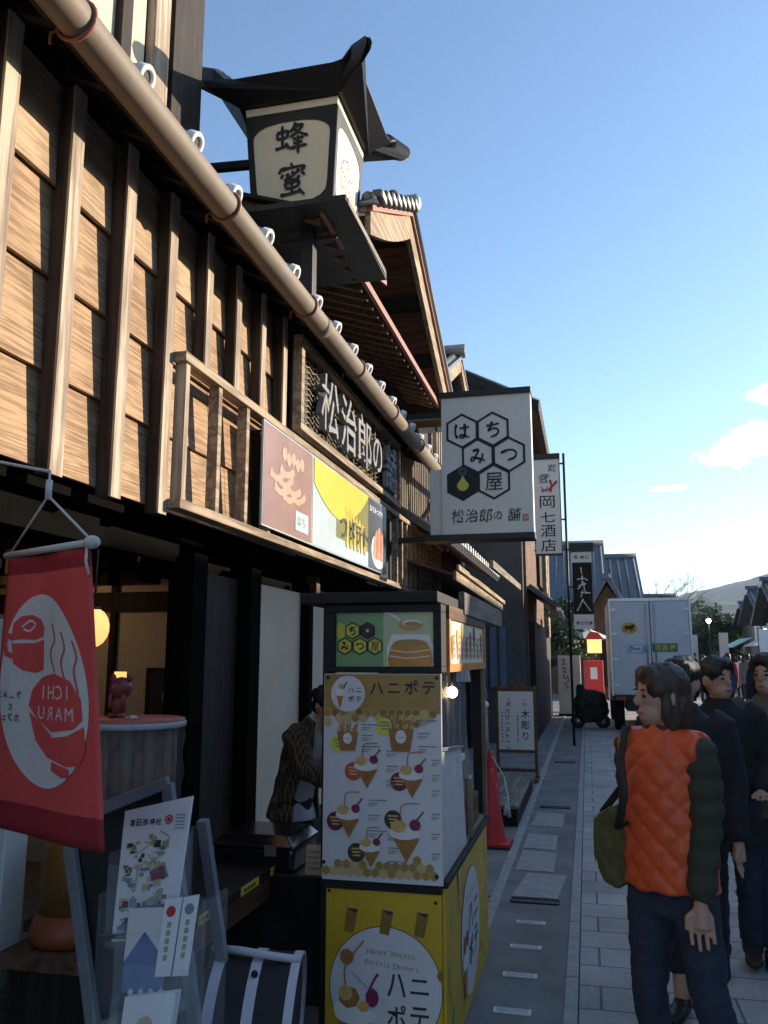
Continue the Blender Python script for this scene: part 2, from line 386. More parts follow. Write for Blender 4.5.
def cover(pts, label):
    m = MB().mat('granite'); q = [(x, yy, -.03) for x, yy in pts]; m.prism(q, (0, 0, .034))
    o = m.build('drain_cover', loc=(sum(p[0] for p in pts) / 4, sum(p[1] for p in pts) / 4, 0), bevel=.004); tag(o, label, 'drain cover', 'stone covers along the drain')
cover([(-.57, 6.04), (-.26, 6.04), (-.21, 6.66), (-.50, 6.68)], 'slightly skewed granite drain cover, the one nearest the white tape strips')
cover([(-.60, 6.76), (-.31, 6.75), (-.31, 7.38), (-.59, 7.43)], 'granite drain cover second from the white tape strips')
cover([(-.60, 7.52), (-.32, 7.50), (-.32, 8.08), (-.59, 8.12)], 'cracked granite drain cover third from the white tape strips')
cover([(-.60, 8.5), (-.29, 8.48), (-.29, 9.16), (-.56, 9.2)], 'granite drain cover farthest from the white tape strips, near the cones')
pbr('slot_metal', (.02, .02, .022), .5, .3, 10, .2, metal=.5)
for yy, lb in ((9.5, 'black slotted drain grate beyond the farthest granite cover'), (13.5, 'black slotted drain grate in front of the far shop doorway'), (5.9, 'black slotted drain grate right in front of the skewed granite cover')):
    m = MB().mat('slot_metal')
    m.box(-.56, -.24, yy, yy + .012, -.003, .006); m.box(-.56, -.24, yy + .098, yy + .11, -.003, .006)
    for i in range(13): m.box(-.56 + i * .0258, -.55 + i * .0258, yy + .012, yy + .098, -.003, .005)
    o = m.build('drain_grate', loc=(-.4, yy, 0)); tag(o, lb, 'grate', 'drain grates')
pbr('tape_white', (.62, .63, .64), .5, .12, 30, .1); pbr('tape_grey', (.40, .41, .42), .4, .12, 30, .1, metal=.3)
for yy, w in ((5.49, 'farthest'), (5.045, 'second farthest'), (4.615, 'second nearest'), (4.165, 'nearest')):
    m = MB().mat('tape_white'); m.box(-.485, -.312, yy - .026, yy + .026, -.003, .004); m.mat('tape_grey').box(-.47, -.327, yy - .017, yy + .017, .004, .0065)
    o = m.build('floor_strip', loc=(-.4, yy, 0)); tag(o, f'{w} of four short white strips across the dark drain path', 'floor strip', 'white strips on the drain path')

# ================================================================ near shop house (left)
H = thing('shop_house', (-2.17, 2.5, 0), 'dark timber shop house with sunlit board cladding and open front, nearest on the left', 'house')
random.seed(5)
m = MB().mat('sun_board')
rows = [(2.36, 2.80), (2.77, 3.215), (3.185, 3.63), (3.60, 4.10)]
for z0, z1 in rows:
    y = -.6 + random.random() * .5
    while y < 5.95:
        L = 1.7 + random.random(); y1 = min(y + L, 5.98); o0 = random.uniform(-.002, .003)
        m.mat(random.choice(['sun_board', 'sun_board', 'sun_board_pale', 'sun_board_brown'])); xb = -2.135 + o0; xt = -2.165 + o0
        m.hexa([(xb - .02, y, z0), (xb, y, z0), (xb, y1 - .004, z0), (xb - .02, y1 - .004, z0)], [(xt - .02, y, z1), (xt, y, z1), (xt, y1 - .004, z1), (xt - .02, y1 - .004, z1)])
        y = y1
m.build('board_wall', H)
m = MB().mat('shade_black'); m.box(-2.32, -2.195, -.8, 12.2, 2.3, 4.35)
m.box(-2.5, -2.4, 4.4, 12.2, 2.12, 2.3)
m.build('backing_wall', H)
# battens with weathered fronts; side faces coloured near black as shade
ys = [1.15, 1.58, 2.02, 2.45, 2.89, 3.32, 3.76]
for y in ys:
    m = MB().mat('grey_batten'); x_ = -2.058 + random.uniform(-.006, .006); a_ = y - .045 + random.uniform(-.008, .008); z_ = 2.315 + random.uniform(-.012, .012); m.box(x_ - .012, x_, a_, y + .035, z_, 4.06); m.mat('batten_side_shade').box(-2.133, x_ - .012, a_ + .001, y + .034, z_ + .001, 4.06); m.build('batten', H)
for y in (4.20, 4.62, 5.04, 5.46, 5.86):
    m = MB().mat('grey_batten'); m.box(-2.067, -2.055, y - .04, y + .035, 3.22, 4.06); m.mat('batten_side_shade').box(-2.133, -2.067, y - .039, y + .034, 3.221, 4.06); m.build('batten', H)
# projecting lattice box
for z, nm in ((3.165, 'lattice_rail'), (2.375, 'lattice_rail')):
    m = MB().mat('rail_wood'); m.box(-2.07, -1.985, 3.80, 12.1, z - .026, z + .026); m.build(nm, H, bevel=.004)
for i, y in enumerate([3.86, 4.27, 4.68, 5.07] + [8.95 + .26 * k for k in range(12)]):
    m = MB().mat('rail_wood' if i else 'grey_batten'); m.box(-2.065, -2.0, y - .024, y + .024, 2.402, 3.138); m.build('lattice_slat', H, bevel=.003)
m = MB().mat('dark_wood'); m.box(-2.16, -2.09, 5.1, 12.1, 2.42, 3.12); m.build('lattice_back', H)
# eave: soffit, rafters, fascia
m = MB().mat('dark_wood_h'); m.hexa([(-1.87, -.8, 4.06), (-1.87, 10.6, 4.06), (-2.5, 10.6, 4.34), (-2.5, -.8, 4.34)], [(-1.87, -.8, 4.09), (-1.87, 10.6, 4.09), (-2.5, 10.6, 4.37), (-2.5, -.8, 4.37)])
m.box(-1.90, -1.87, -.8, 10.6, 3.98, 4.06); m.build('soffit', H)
m = MB().mat('dark_wood_h')
for k in range(29):
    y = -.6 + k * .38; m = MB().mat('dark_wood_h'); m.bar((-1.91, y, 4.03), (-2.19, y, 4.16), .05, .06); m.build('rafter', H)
# gutter
m = MB().mat('gutter_bronze', True); m.tube([(-1.8, -.8, 4.005), (-1.8, 2, 4.0), (-1.8, 5.8, 3.995), (-1.8, 10.35, 3.985)], .074, 20)
for y in (5.5, 8.9): m.tube([(-1.8, y - .05, 3.996), (-1.8, y + .05, 3.996)], .078, 20)
gt = m.build('gutter', H)
for y in (1.1, 2.45, 3.82, 5.15, 6.45, 7.75, 9.1):
    b = MB().mat('copper_edge', True); b.tube([(-1.8 + .084 * math.cos(a), y, 3.998 + .084 * math.sin(a)) for a in [R(x) for x in range(-200, 61, 20)]], .009, 6)
    b.tube([(-1.878, y, 3.972), (-1.91, y, 3.965), (-1.91, y, 3.92)], .007, 6); b.build('gutter_bracket', gt)
m = MB().mat('gutter_dark', True); m.tube([(-1.8, 10.3, 3.985), (-1.8, 10.46, 3.98)], .095, 18); m.tube([(-1.8, 10.42, 3.95), (-1.8, 10.44, 3.75), (-1.9, 10.44, 3.5), (-2.05, 10.44, 3.3), (-2.05, 10.44, 2.5)], .04, 12)
m.tube([(-1.8, 10.4, 3.99), (-1.75, 10.9, 4.02), (-1.75, 12.2, 4.06)], .055, 14); m.build('downpipe', H)
# pent roof of tiles
m = MB().mat('tile_grey', True)
m.hexa([(-1.82, -.8, 4.11), (-1.82, 10.6, 4.11), (-2.9, 10.6, 4.60), (-2.9, -.8, 4.60)], [(-1.82, -.8, 4.14), (-1.82, 10.6, 4.14), (-2.9, 10.6, 4.63), (-2.9, -.8, 4.63)])
rf = m.build('roof', H)
y = .5
while y < 10.4:
    t = MB().mat('tile_grey', True); t.tube([(-1.80, y, 4.125), (-2.88, y, 4.615)], .05, 10)
    t.mat('tile_end_white', True); c = Vector((-1.80, y, 4.128)); ax = Vector((.91, 0, -.41)); up = Vector((.41, 0, .91)); sd = Vector((0, 1, 0))
    prev = []
    for rr, dd in ((.058, -.03), (.058, .012), (.053, .018), (.036, .018), (.032, .006)):
        prev.append([c + ax * dd + (sd * math.cos(a) + up * math.sin(a)) * rr for a in [2 * math.pi * j / 20 for j in range(20)]])
    vs = [p for q in prev for p in q]
    t.add(vs, [(i * 20 + j, i * 20 + (j + 1) % 20, (i + 1) * 20 + (j + 1) % 20, (i + 1) * 20 + j) for i in range(4) for j in range(20)])
    t.mat('tile_end_dark').add(prev[4], [tuple(range(20))])
    t.build('eave_tile', H); y += .49
# upper storey near left
U = MB().mat('dark_wood'); U.box(-6.5, -2.80, -1.0, 5.25, 4.3, 8.2); U.build('upper_wall', H)
for i, (y0, y1) in enumerate(((3.55, 4.16), (4.28, 4.52))):
    p = MB().mat('plaster_cream'); p.box(-2.80, -2.775, y0, y1, 4.6, 7.9); p.build('plaster_panel', H)
for y0, y1, mt in ((3.42, 3.55, 'dark_wood'), (4.16, 4.28, 'dark_wood'), (4.56, 4.76, 'grey_batten'), (4.82, 5.27, 'dark_wood')):
    p = MB().mat(mt); p.box(-2.79, -2.72, y0, y1, 4.35, 8.1); p.build('upper_post', H, bevel=.005)
p = MB().mat('dark_wood_h'); p.hexa([(-2.0, -1, 7.7), (-2.0, 5.1, 7.7), (-4.6, 5.1, 9.2), (-4.6, -1, 9.2)], [(-2.0, -1, 7.86), (-2.0, 5.1, 7.86), (-4.6, 5.1, 9.4), (-4.6, -1, 9.4)])
p.hexa([(-7.2, -1, 7.7), (-7.2, 5.1, 7.7), (-4.6, 5.1, 9.2), (-4.6, -1, 9.2)], [(-7.2, -1, 7.86), (-7.2, 5.1, 7.86), (-4.6, 5.1, 9.4), (-4.6, -1, 9.4)]); p.build('upper_roof', H)
# ground floor: recessed shop
p = MB().mat('shade_black'); p.box(-2.75, -2.5, -.8, 12.2, 2.12, 2.30); p.mat('shade_black').box(-2.34, -2.29, -.8, 4.4, 2.14, 2.5)  # second box: board added to cover sunlit beams, its black stands in for shade
for y0, y1 in ((.4, .6), (4.42, 4.60), (5.28, 5.46), (6.52, 6.62)): p.box(-2.36, -2.2, y0, y1, 0, 2.2)
p.build('post', H)
p = MB().mat('dark_wood'); p.box(-2.40, -2.30, 4.60, 5.28, 0, 2.12); p.build('sliding_door', H)
p = MB().mat('plaster_cream'); p.box(-2.34, -2.28, 5.46, 6.52, .35, 2.12); p.box(-2.34, -2.28, 6.62, 9.2, .35, 2.12); p.build('cream_screen', H)
p = MB().mat('dark_wood'); p.box(-2.38, -2.24, 5.46, 9.2, 0, .35); p.box(-2.4, -2.2, 9.2, 12.2, 0, 2.2); p.build('screen_base', H)
p = MB().mat('concrete_dark'); p.box(-6.5, -2.3, -1.0, 12.2, -.05, .06); p.build('shop_floor', H)
p = MB().mat('brown_wood'); p.box(-6.5, -6.4, -1.0, 12.2, .06, 4.3); p.box(-6.4, -2.3, 7.0, 7.1, .06, 4.3); p.box(-6.4, -2.4, -1.0, -.9, .06, 4.3); p.build('inner_wall', H)
p = MB().mat('shade_black'); p.box(-6.4, -2.35, -.9, 7.0, 2.75, 2.85)
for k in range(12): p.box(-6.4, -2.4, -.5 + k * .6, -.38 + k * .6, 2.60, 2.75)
p.build('ceiling_beams', H)
p = MB().mat('plaster_cream'); p.box(-4.9, -2.9, 5.9, 6.0, .06, 2.75); p.build('partition', H)
p = MB().mat('dark_wood'); p.box(-3.62, -3.57, 5.86, 5.90, .06, 2.7); p.box(-4.9, -2.9, 5.85, 5.9, 1.95, 2.1); p.box(-4.92, -4.72, 5.84, 5.9, .06, 2.7); p.build('partition_frame', H)
m = MB().mat('dark_wood'); m.box(-5.6, -3.0, 5.2, 5.5, 2.12, 2.18)
for k in range(9): m.mat('brown_wood' if k % 2 else 'dark_wood').box(-5.5 + k * .28, -5.3 + k * .28, 5.22, 5.42, 2.18, 2.28 + .1 * (k % 3))
m.build('upper_shelf', H)
m = MB().mat('pale_wood')
for k in range(9): m = MB().mat('shade_black'); m.box(-2.62, -2.58, 2.6 + k * .2, 2.66 + k * .2, 2.0, 2.118); m.build('slat', H)
# plaster corner at the near left
T = thing('plaster_pillar', (-2.4, 2.75, 0), 'white plastered pillar on a dark timber base at the near left corner', 'pillar')
m = MB().mat('plaster_white'); m.box(-2.9, -2.17, 2.88, 3.02, .45, 1.75); m.build('plaster', T, bevel=.006)
m = MB().mat('weathered'); m.box(-2.92, -2.14, 2.86, 3.04, .0, .449); m.build('base', T, bevel=.008)

# ================================================================ lantern sign
def lantern():
    L = thing('lantern_sign', (-1.875, 5.3, 4.45), 'black roofed lantern sign with brushed characters on cream faces above the eave', 'lantern sign')
    cx, cy, zb, zt = -1.875, 5.33, 4.68, 5.47; hb, ht = .295, .345
    m = MB().mat('lantern_cream')
    b = [(cx - hb, cy - hb, zb), (cx + hb, cy - hb, zb), (cx + hb, cy + hb, zb), (cx - hb, cy + hb, zb)]
    t = [(cx - ht, cy - ht, zt), (cx + ht, cy - ht, zt), (cx + ht, cy + ht, zt), (cx - ht, cy + ht, zt)]
    m.hexa(b, t); m.build('lamp_body', L)
    # dark frame on each face
    f = MB()
    lean = (ht - hb) / (zt - zb)
    uy0 = Vector((0, -lean, 1)).normalized()
    for ang in (0, 90, 180, 270):
        M4 = Matrix.Translation((cx, cy, zb)) @ Matrix.Rotation(R(ang), 4, 'Z')
        r3 = M4.to_3x3()
        A = Art(M4 @ Vector((0, -hb, 0)), r3 @ Vector((1, 0, 0)), r3 @ uy0, .004)
        hh = zt - zb + .001
        W_ = lambda v: hb + (ht - hb) * v / hh
        # outline frame and cusped inner edge
        inner = []
        ins = .045
        def half(sgn, rev):
            p = [(sgn * (W_(.10) - ins - .11), .035), (sgn * (W_(.1) - ins - .09), .055), (sgn * (W_(.1) - ins - .045), .075), (sgn * (W_(.1) - ins - .01), .11), (sgn * (W_(.13) - ins), .16), (sgn * (W_(hh - .25) - ins), hh - .26), (sgn * (W_(hh - .2) - ins - .01), hh - .225), (sgn * (W_(hh - .2) - ins - .045), hh - .19), (sgn * (W_(hh - .2) - ins - .10), hh - .165), (sgn * (W_(hh - .2) - ins - .20), hh - .15)]
            return p[::-1] if rev else p
        inn = half(1, False) + half(-1, True)
        outp = []
        for (u, v) in inn:
            if v < .1: outp.append((u * 1.0 if abs(u) < W_(0) - .12 else math.copysign(W_(0), u), -.0))
            elif v > hh - .2: outp.append((u if abs(u) < W_(hh) - .2 else math.copysign(W_(hh - .06), u), hh - .07))
            else: outp.append((math.copysign(W_(v), u), v))
        A.layer(1).ring(outp, inn, 'black_paint')
        A.poly([(-W_(hh), hh), (-W_(hh), hh - .012), (W_(hh), hh - .012), (W_(hh), hh)], 'black_paint')
        A.rect(-W_(hh - .07) + .002, hh - .078, W_(hh - .07) - .002, hh - .068, 'black_paint')
        f.v += []; o = len(f.v); f.v += A.mb.v; f.f += [tuple(o + i for i in q) for q in A.mb.f]; f.m += A.mb.m; f.sm += A.mb.sm
    f.build('frame', L)
    A = Art((cx, cy - hb, zb), (1, 0, 0), uy0, .004); A.layer(2)
    A.brush(BR['蜂'], -.125, .40, .25, .235, .026, 'ink'); A.brush(BR['蜜'], -.115, .10, .24, .225, .026, 'ink'); A.build('lettering', L)
    pbr('emblem_grey', (.30, .33, .36), .6, .1, 8, 0)
    A = Art((cx + hb, cy, zb), (0, 1, 0), Vector((lean, 0, 1)).normalized(), .004); A.layer(2)
    n = 30; o1 = [(.17 * math.cos(2 * math.pi * i / n), .31 + .17 * math.sin(2 * math.pi * i / n)) for i in range(n)]; o2 = [(u * .93, .31 + (v - .31) * .93) for u, v in o1]
    A.ring(o1, o2, 'emblem_grey')
    for q in range(6):
        a = R(60 * q + 30)
        A.stroke([(.02 * math.cos(a), .31 + .02 * math.sin(a)), (.08 * math.cos(a + .3), .31 + .08 * math.sin(a + .3)), (.15 * math.cos(a), .31 + .15 * math.sin(a))], .012, 'emblem_grey')
        for rr in (.06, .10, .135):
            for sgn in (-1, 1): A.stroke([(rr * math.cos(a), .31 + rr * math.sin(a)), ((rr + .03) * math.cos(a + sgn * .35), .31 + (rr + .03) * math.sin(a + sgn * .35))], .009, 'emblem_grey')
    A.build('emblem', L)
    # flared roof boards with upturned corners
    r = MB().mat('black_paint'); VS = .40
    half_ = [(.375, .375, -.01), (.60, .585, .04), (.65, .62, .075), (.665, .63, .12), (.65, .625, .165), (.61, .605, .195), (.555, .58, .20), (.50, .56, .185), (.46, .545, .15), (.43, .54, .115), (.36, .535, .105)]
    pr = [(-u, o_, z_) for u, o_, z_ in half_[:1]] + half_ + [(-u, o_, z_) for u, o_, z_ in half_[:0:-1]]
    for ang in (0, 90, 180, 270):
        M4 = Matrix.Translation((cx, cy, zt)) @ Matrix.Rotation(R(ang), 4, 'Z')
        front = [M4 @ Vector((u, -o_, z_)) for u, o_, z_ in pr]
        back = [M4 @ Vector((u * .86, -o_ + .12, z_ + .02)) for u, o_, z_ in pr]
        n = len(pr)
        r.add(front + back, [tuple(range(n)), tuple(range(2 * n - 1, n - 1, -1))] + [(i, n + i, n + (i + 1) % n, (i + 1) % n) for i in range(n)])
    r.box(cx - .36, cx + .36, cy - .36, cy + .36, zt + .003, zt + .08)
    r.hexa([(cx - .5, cy - .5, zt + .115), (cx + .5, cy - .5, zt + .115), (cx + .5, cy + .5, zt + .115), (cx - .5, cy + .5, zt + .115)], [(cx - .12, cy - .12, zt + .24), (cx + .12, cy - .12, zt + .24), (cx + .12, cy + .12, zt + .24), (cx - .12, cy + .12, zt + .24)])
    r.build('roof', L, bevel=.006)
    # tray, post and arm
    t = MB().mat('black_paint'); t.hexa([(-2.12, 4.72, 4.50), (-1.39, 4.72, 4.50), (-1.39, 5.85, 4.47), (-2.25, 5.85, 4.47)], [(-2.12, 4.72, 4.54), (-1.39, 4.72, 4.54), (-1.39, 5.85, 4.54), (-2.25, 5.85, 4.54)])
    t.mat('weathered').box(-1.389, -1.383, 4.76, 5.80, 4.49, 4.535); t.build('tray', L, bevel=.004)
    p = MB().mat('black_paint'); p.box(-1.80, -1.71, 5.02, 5.11, 3.75, 4.50); p.bar((-1.95, 5.06, 4.44), (-1.55, 5.06, 4.44), .02, .03); p.bar((-2.79, 5.15, 5.17), (-2.2, 5.2, 5.17), .05, .06); p.build('bracket', L, bevel=.004)
    L.location = (-2.1, 5.936, 4.792); L.scale = (1.12, 1.12, 1.12)
lantern()

# ================================================================ gabled upper house behind
Gb = thing('gabled_house', (-2.6, 8.1, 0), 'timber house with brown boarded gable overhang rising behind the eave tiles', 'house')
pk = (8.1, 6.33); yl, yr = 6.4, 11.3; sl_ = .52
def gz(y): return pk[1] - sl_ * abs(y - pk[0])
X0, X1 = -1.66, -7.5
def slope(m, ya, yb, x0, x1, dz0, dz1): m.hexa([(x0, ya, gz(ya) + dz0), (x1, ya, gz(ya) + dz0), (x1, yb, gz(yb) + dz0), (x0, yb, gz(yb) + dz0)], [(x0, ya, gz(ya) + dz1), (x1, ya, gz(ya) + dz1), (x1, yb, gz(yb) + dz1), (x0, yb, gz(yb) + dz1)])
m = MB().mat('soffit_wood'); slope(m, 6.45, 8.1, X0 - .03, X1, -.16, -.10); slope(m, 8.1, 10.9, X0 - .03, X1, -.16, -.10); m.build('soffit', Gb)
m = MB().mat('dark_wood')
for y in (7.2, 8.95, 9.75, 10.5): m.box(X1, X0 - .06, y - .07, y + .07, gz(y) - .30, gz(y) - .165)
m.box(X1, X0 - .06, 8.02, 8.18, 5.98, 6.17); m.build('purlins', Gb)
m = MB().mat('pale_wood')
def curve_board(m, ya, yb, x0, x1, top, w0, w1, sag):
    n = 8; q = []
    for i in range(n + 1):
        t = i / n; y = ya + (yb - ya) * t; s = math.sin(math.pi * t) * sag
        q.append((y, gz(y) + top - s * .3, gz(y) + top - (w0 + (w1 - w0) * t) - s))
    for i in range(n):
        a, b = q[i], q[i + 1]; m.hexa([(x0, a[0], a[2]), (x1, a[0], a[2]), (x1, b[0], b[2]), (x0, b[0], b[2])], [(x0, a[0], a[1]), (x1, a[0], a[1]), (x1, b[0], b[1]), (x0, b[0], b[1])])
curve_board(m, 6.4, 8.1, X0, X0 - .05, -.05, .22, .26, .05); m.build('barge_board', Gb)
m = MB().mat('pale_wood'); curve_board(m, 8.1, 11.0, X0, X0 - .05, -.05, .26, .20, .05); m.build('barge_board', Gb)
m = MB().mat('copper_edge'); slope(m, 6.36, 8.1, X0 + .03, X0 - .03, -.055, .005); slope(m, 8.1, 11.1, X0 + .03, X0 - .03, -.055, .005); m.build('edge_strip', Gb)
m = MB().mat('tile_grey', True); slope(m, 6.3, 8.1, X0 + .06, X1, .0, .05); slope(m, 8.1, 11.2, X0 + .06, X1, .0, .05)
for i in range(22):
    x = X0 - .0 - i * .27
    m.tube([(x, 6.3, gz(6.3) + .06), (x, 8.05, gz(8.05) + .06)], .06, 8); m.tube([(x, 8.15, gz(8.15) + .06), (x, 11.2, gz(11.2) + .06)], .06, 8)
m.tube([(X0 + .08, 8.1, 6.42), (X1, 8.1, 6.42)], .10, 10); rfg = m.build('roof', Gb)
for sgn in (0,):
    m = MB().mat('tile_end_white')
    for k in range(8):
        yy = 6.38 + k * .21
        m.mat('tile_grey').box(X0 + .02, X0 + .10, yy, yy + .17, gz(yy + .08) + .03, gz(yy + .08) + .10); m.mat('tile_end_white').box(X0 + .10, X0 + .112, yy + .015, yy + .155, gz(yy + .08) + .035, gz(yy + .08) + .095)
    m.build('verge_tiles', rfg)
m = MB().mat('tile_grey', True); m.ell((X0 - .1, 7.72, 6.30), (.07, .10, .06)); m.mat('tile_end_white', True).ell((X0 + .09, 8.1, 6.42), (.03, .06, .07)); m.build('ridge_ornament', rfg)
m = MB().mat('brown_wood'); m.prism([(-2.7, 7.0, 4.2), (-2.7, 11.0, 4.2), (-2.7, 11.0, gz(11.0) - .15), (-2.7, 8.1, 6.16), (-2.7, 7.0, gz(7.0) - .15)], (-.15, 0, 0)); m.box(X1, -2.85, 7.0, 7.1, 4.2, 5.5); m.box(X1, -2.85, 10.9, 11.0, 0, 4.9); m.build('gable_wall', Gb)
# canopy with rafters under the gable
m = MB().mat('dark_wood_h'); m.hexa([(-1.80, 5.4, 4.86), (-1.80, 10.9, 4.86), (-2.7, 10.9, 5.16), (-2.7, 5.4, 5.16)], [(-1.80, 5.4, 4.89), (-1.80, 10.9, 4.89), (-2.7, 10.9, 5.19), (-2.7, 5.4, 5.19)]); m.build('canopy', Gb)
m = MB().mat('copper_edge'); m.box(-1.79, -1.755, 5.4, 10.95, 4.83, 4.90); m.bar((-1.77, 6.2, 4.9), (-1.77, 7.4, 5.2), .03, .05); m.build('canopy_edge', Gb)
m = MB().mat('brown_wood')
for k in range(28): m = MB().mat('brown_wood'); m.bar((-1.81, 5.5 + k * .2, 4.83), (-2.69, 5.5 + k * .2, 5.123), .05, .06); m.build('rafter', Gb)
m = MB().mat('weathered_v')
for k in range(20): m.box(-2.2, -2.14, 9.6 + k * .13, 9.65 + k * .13, 3.3, 4.3)
m.mat('dark_wood').box(-2.3, -2.2, 9.5, 12.2, 3.2, 5.0); m.build('lattice', Gb)

# ================================================================ neighbours on the left
def tile_slope(m, a, b, c, d, pitch=.28, r=.06, thick=.06, mat='tile_grey'):
    """a-b the eave, d-c the ridge above it"""
    a, b, c, d = map(Vector, (a, b, c, d)); nrm = (b - a).cross(d - a).normalized()
    if nrm.z < 0: nrm = -nrm
    m.mat(mat).hexa([a, b, c, d], [p + nrm * thick for p in (a, b, c, d)])
    n = max(2, int((b - a).length / pitch))
    m.mat(mat, True)
    for i in range(n):
        t = (i + .5) / n; m.tube([a.lerp(b, t) + nrm * thick, d.lerp(c, t) + nrm * thick], r, 6)
N3 = thing('slatted_gable_house', (-2.0, 13.5, 0), 'second gabled house with grey roof tiles and slatted gable just behind the hexagon sign', 'house')
m = MB().mat('weathered'); m.prism([(-2.15, 12.0, 0), (-2.15, 15.3, 0), (-2.15, 15.3, 5.6), (-2.15, 13.7, 6.35), (-2.15, 12.0, 5.55)], (-5, 0, 0)); m.build('wall', N3)
m = MB().mat('grey_batten')
for k in range(16): m.box(-2.149, -2.09, 12.1 + k * .2, 12.16 + k * .2, 3.6, 5.7)
m.build('gable_slats', N3)
m = MB(); tile_slope(m, (-1.9, 11.75, 5.75), (-6.5, 11.75, 5.75), (-6.5, 13.7, 6.7), (-1.9, 13.7, 6.7)); tile_slope(m, (-6.5, 15.9, 5.6), (-1.9, 15.9, 5.6), (-1.9, 13.7, 6.7), (-6.5, 13.7, 6.7)); m.mat('tile_grey', True).tube([(-1.85, 13.7, 6.85), (-6.5, 13.7, 6.85)], .13, 8); rr_ = m.build('roof', N3)
m = MB().mat('pale_wood'); m.bar((-1.94, 11.8, 5.66), (-1.94, 13.7, 6.6), .05, .2); m.bar((-1.94, 15.8, 5.52), (-1.94, 13.7, 6.6), .05, .2); m.build('barge_board', N3)
# street canopy with tiles and boards beyond the kiosk
m = MB(); tile_slope(m, (-1.5, 9.6, 2.90), (-1.5, 14.9, 2.93), (-2.3, 14.9, 3.4), (-2.3, 9.6, 3.4), .22, .05); m.mat('weathered').bar((-1.12, 10.4, 2.75), (-1.12, 14.95, 2.82), .05, .10)
m.mat('tile_end_white')
for k in range(20): m.box(-1.48, -1.45, 9.7 + k * .25, 9.78 + k * .25, 2.98, 3.06)
m.build('street_canopy', N3)
m = MB().mat('pale_wood'); m.prism([(-1.9, 11.7, 3.1), (-1.65, 11.85, 3.35), (-1.7, 11.75, 3.6), (-1.85, 11.7, 3.95), (-1.95, 11.7, 3.6), (-2.1, 11.7, 3.55)], (0, .12, 0)); m.build('canopy_ornament', N3)
# board canopy (sunlit planks) nearer than that
m = MB().mat('soffit_wood'); m.hexa([(-1.45, 9.45, 2.52), (-1.45, 14.8, 2.46), (-2.05, 14.8, 2.72), (-2.05, 9.45, 2.72)], [(-1.45, 9.45, 2.55), (-1.45, 14.8, 2.49), (-2.05, 14.8, 2.75), (-2.05, 9.45, 2.75)])
m.mat('pale_wood').bar((-1.43, 9.4, 2.52), (-1.43, 14.85, 2.46), .035, .11); m.bar((-1.39, 9.35, 2.61), (-1.39, 14.9, 2.55), .03, .06); m.build('plank_canopy', H)
# dark interior front of the neighbour shop
m = MB().mat('dark_wood'); m.box(-2.14, -2.05, 12.2, 12.35, 0, 3.2); m.box(-2.14, -2.05, 15.1, 15.3, 0, 3.2); m.box(-2.14, -2.08, 12.35, 15.1, 2.3, 3.2); m.mat('black_matte').box(-2.148, -2.13, 12.35, 15.1, 0, 2.3); m.build('shop_front', N3)
# dark tall house with tile clad side
N4 = thing('tall_dark_house', (-1.2, 21, 0), 'tall dark house with square tiled side wall and overhanging roof beyond the hexagon sign', 'house')
m = MB().mat('tile_wall'); m.box(-6, -1.15, 16.2, 16.5, 0, 6.6); m.build('side_wall', N4)
for o in (N4.children[0],): pass
m = MB().mat('brown_wood'); m.box(-6, -1.1, 16.5, 23.2, 0, 6.6); m.build('wall', N4)
m = MB(); tile_slope(m, (-.72, 15.6, 6.4), (-.72, 23.5, 6.4), (-3.6, 23.5, 7.85), (-3.6, 15.6, 7.85)); tile_slope(m, (-6.5, 23.5, 6.4), (-6.5, 15.6, 6.4), (-3.6, 15.6, 7.85), (-3.6, 23.5, 7.85)); m.mat('dark_wood_h').bar((-.74, 15.6, 6.35), (-.74, 23.5, 6.35), .06, .16); m.bar((-.74, 15.62, 6.35), (-3.6, 15.62, 7.8), .06, .18); m.bar((-6.5, 15.62, 6.35), (-3.6, 15.62, 7.8), .06, .18); m.build('roof', N4)
for y0, y1, z0, z1 in ((20.2, 22.4, 3.3, 4.6), (22.6, 23.1, 3.3, 4.6)):
    w = MB().mat('dark_wood'); w.box(-1.09, -1.02, y0, y1, z0, z1); wo = w.build('window', N4); w = MB().mat('pale_wood'); w.box(-1.02, -.92, y1 - 1.0, y1, z0 - .1, z1 + .05); w.build('shutter', wo)
m = MB(); tile_slope(m, (-.55, 16.6, 2.55), (-.55, 20.0, 2.55), (-1.1, 20.0, 2.95), (-1.1, 16.6, 2.95), .24, .05); m.mat('steel').bar((-.5, 16.6, 2.52), (-.5, 20.0, 2.50), .08, .06); m.build('street_canopy', N4)
m = MB().mat('black_matte'); m.box(-1.10, -.98, 16.8, 24.0, 0, 2.3); m.build('shop_front', N4)
m = MB().mat('pale_wood'); m.box(-.97, -.9, 21.5, 22.4, 2.1, 2.6); m.build('wood_board', N4)

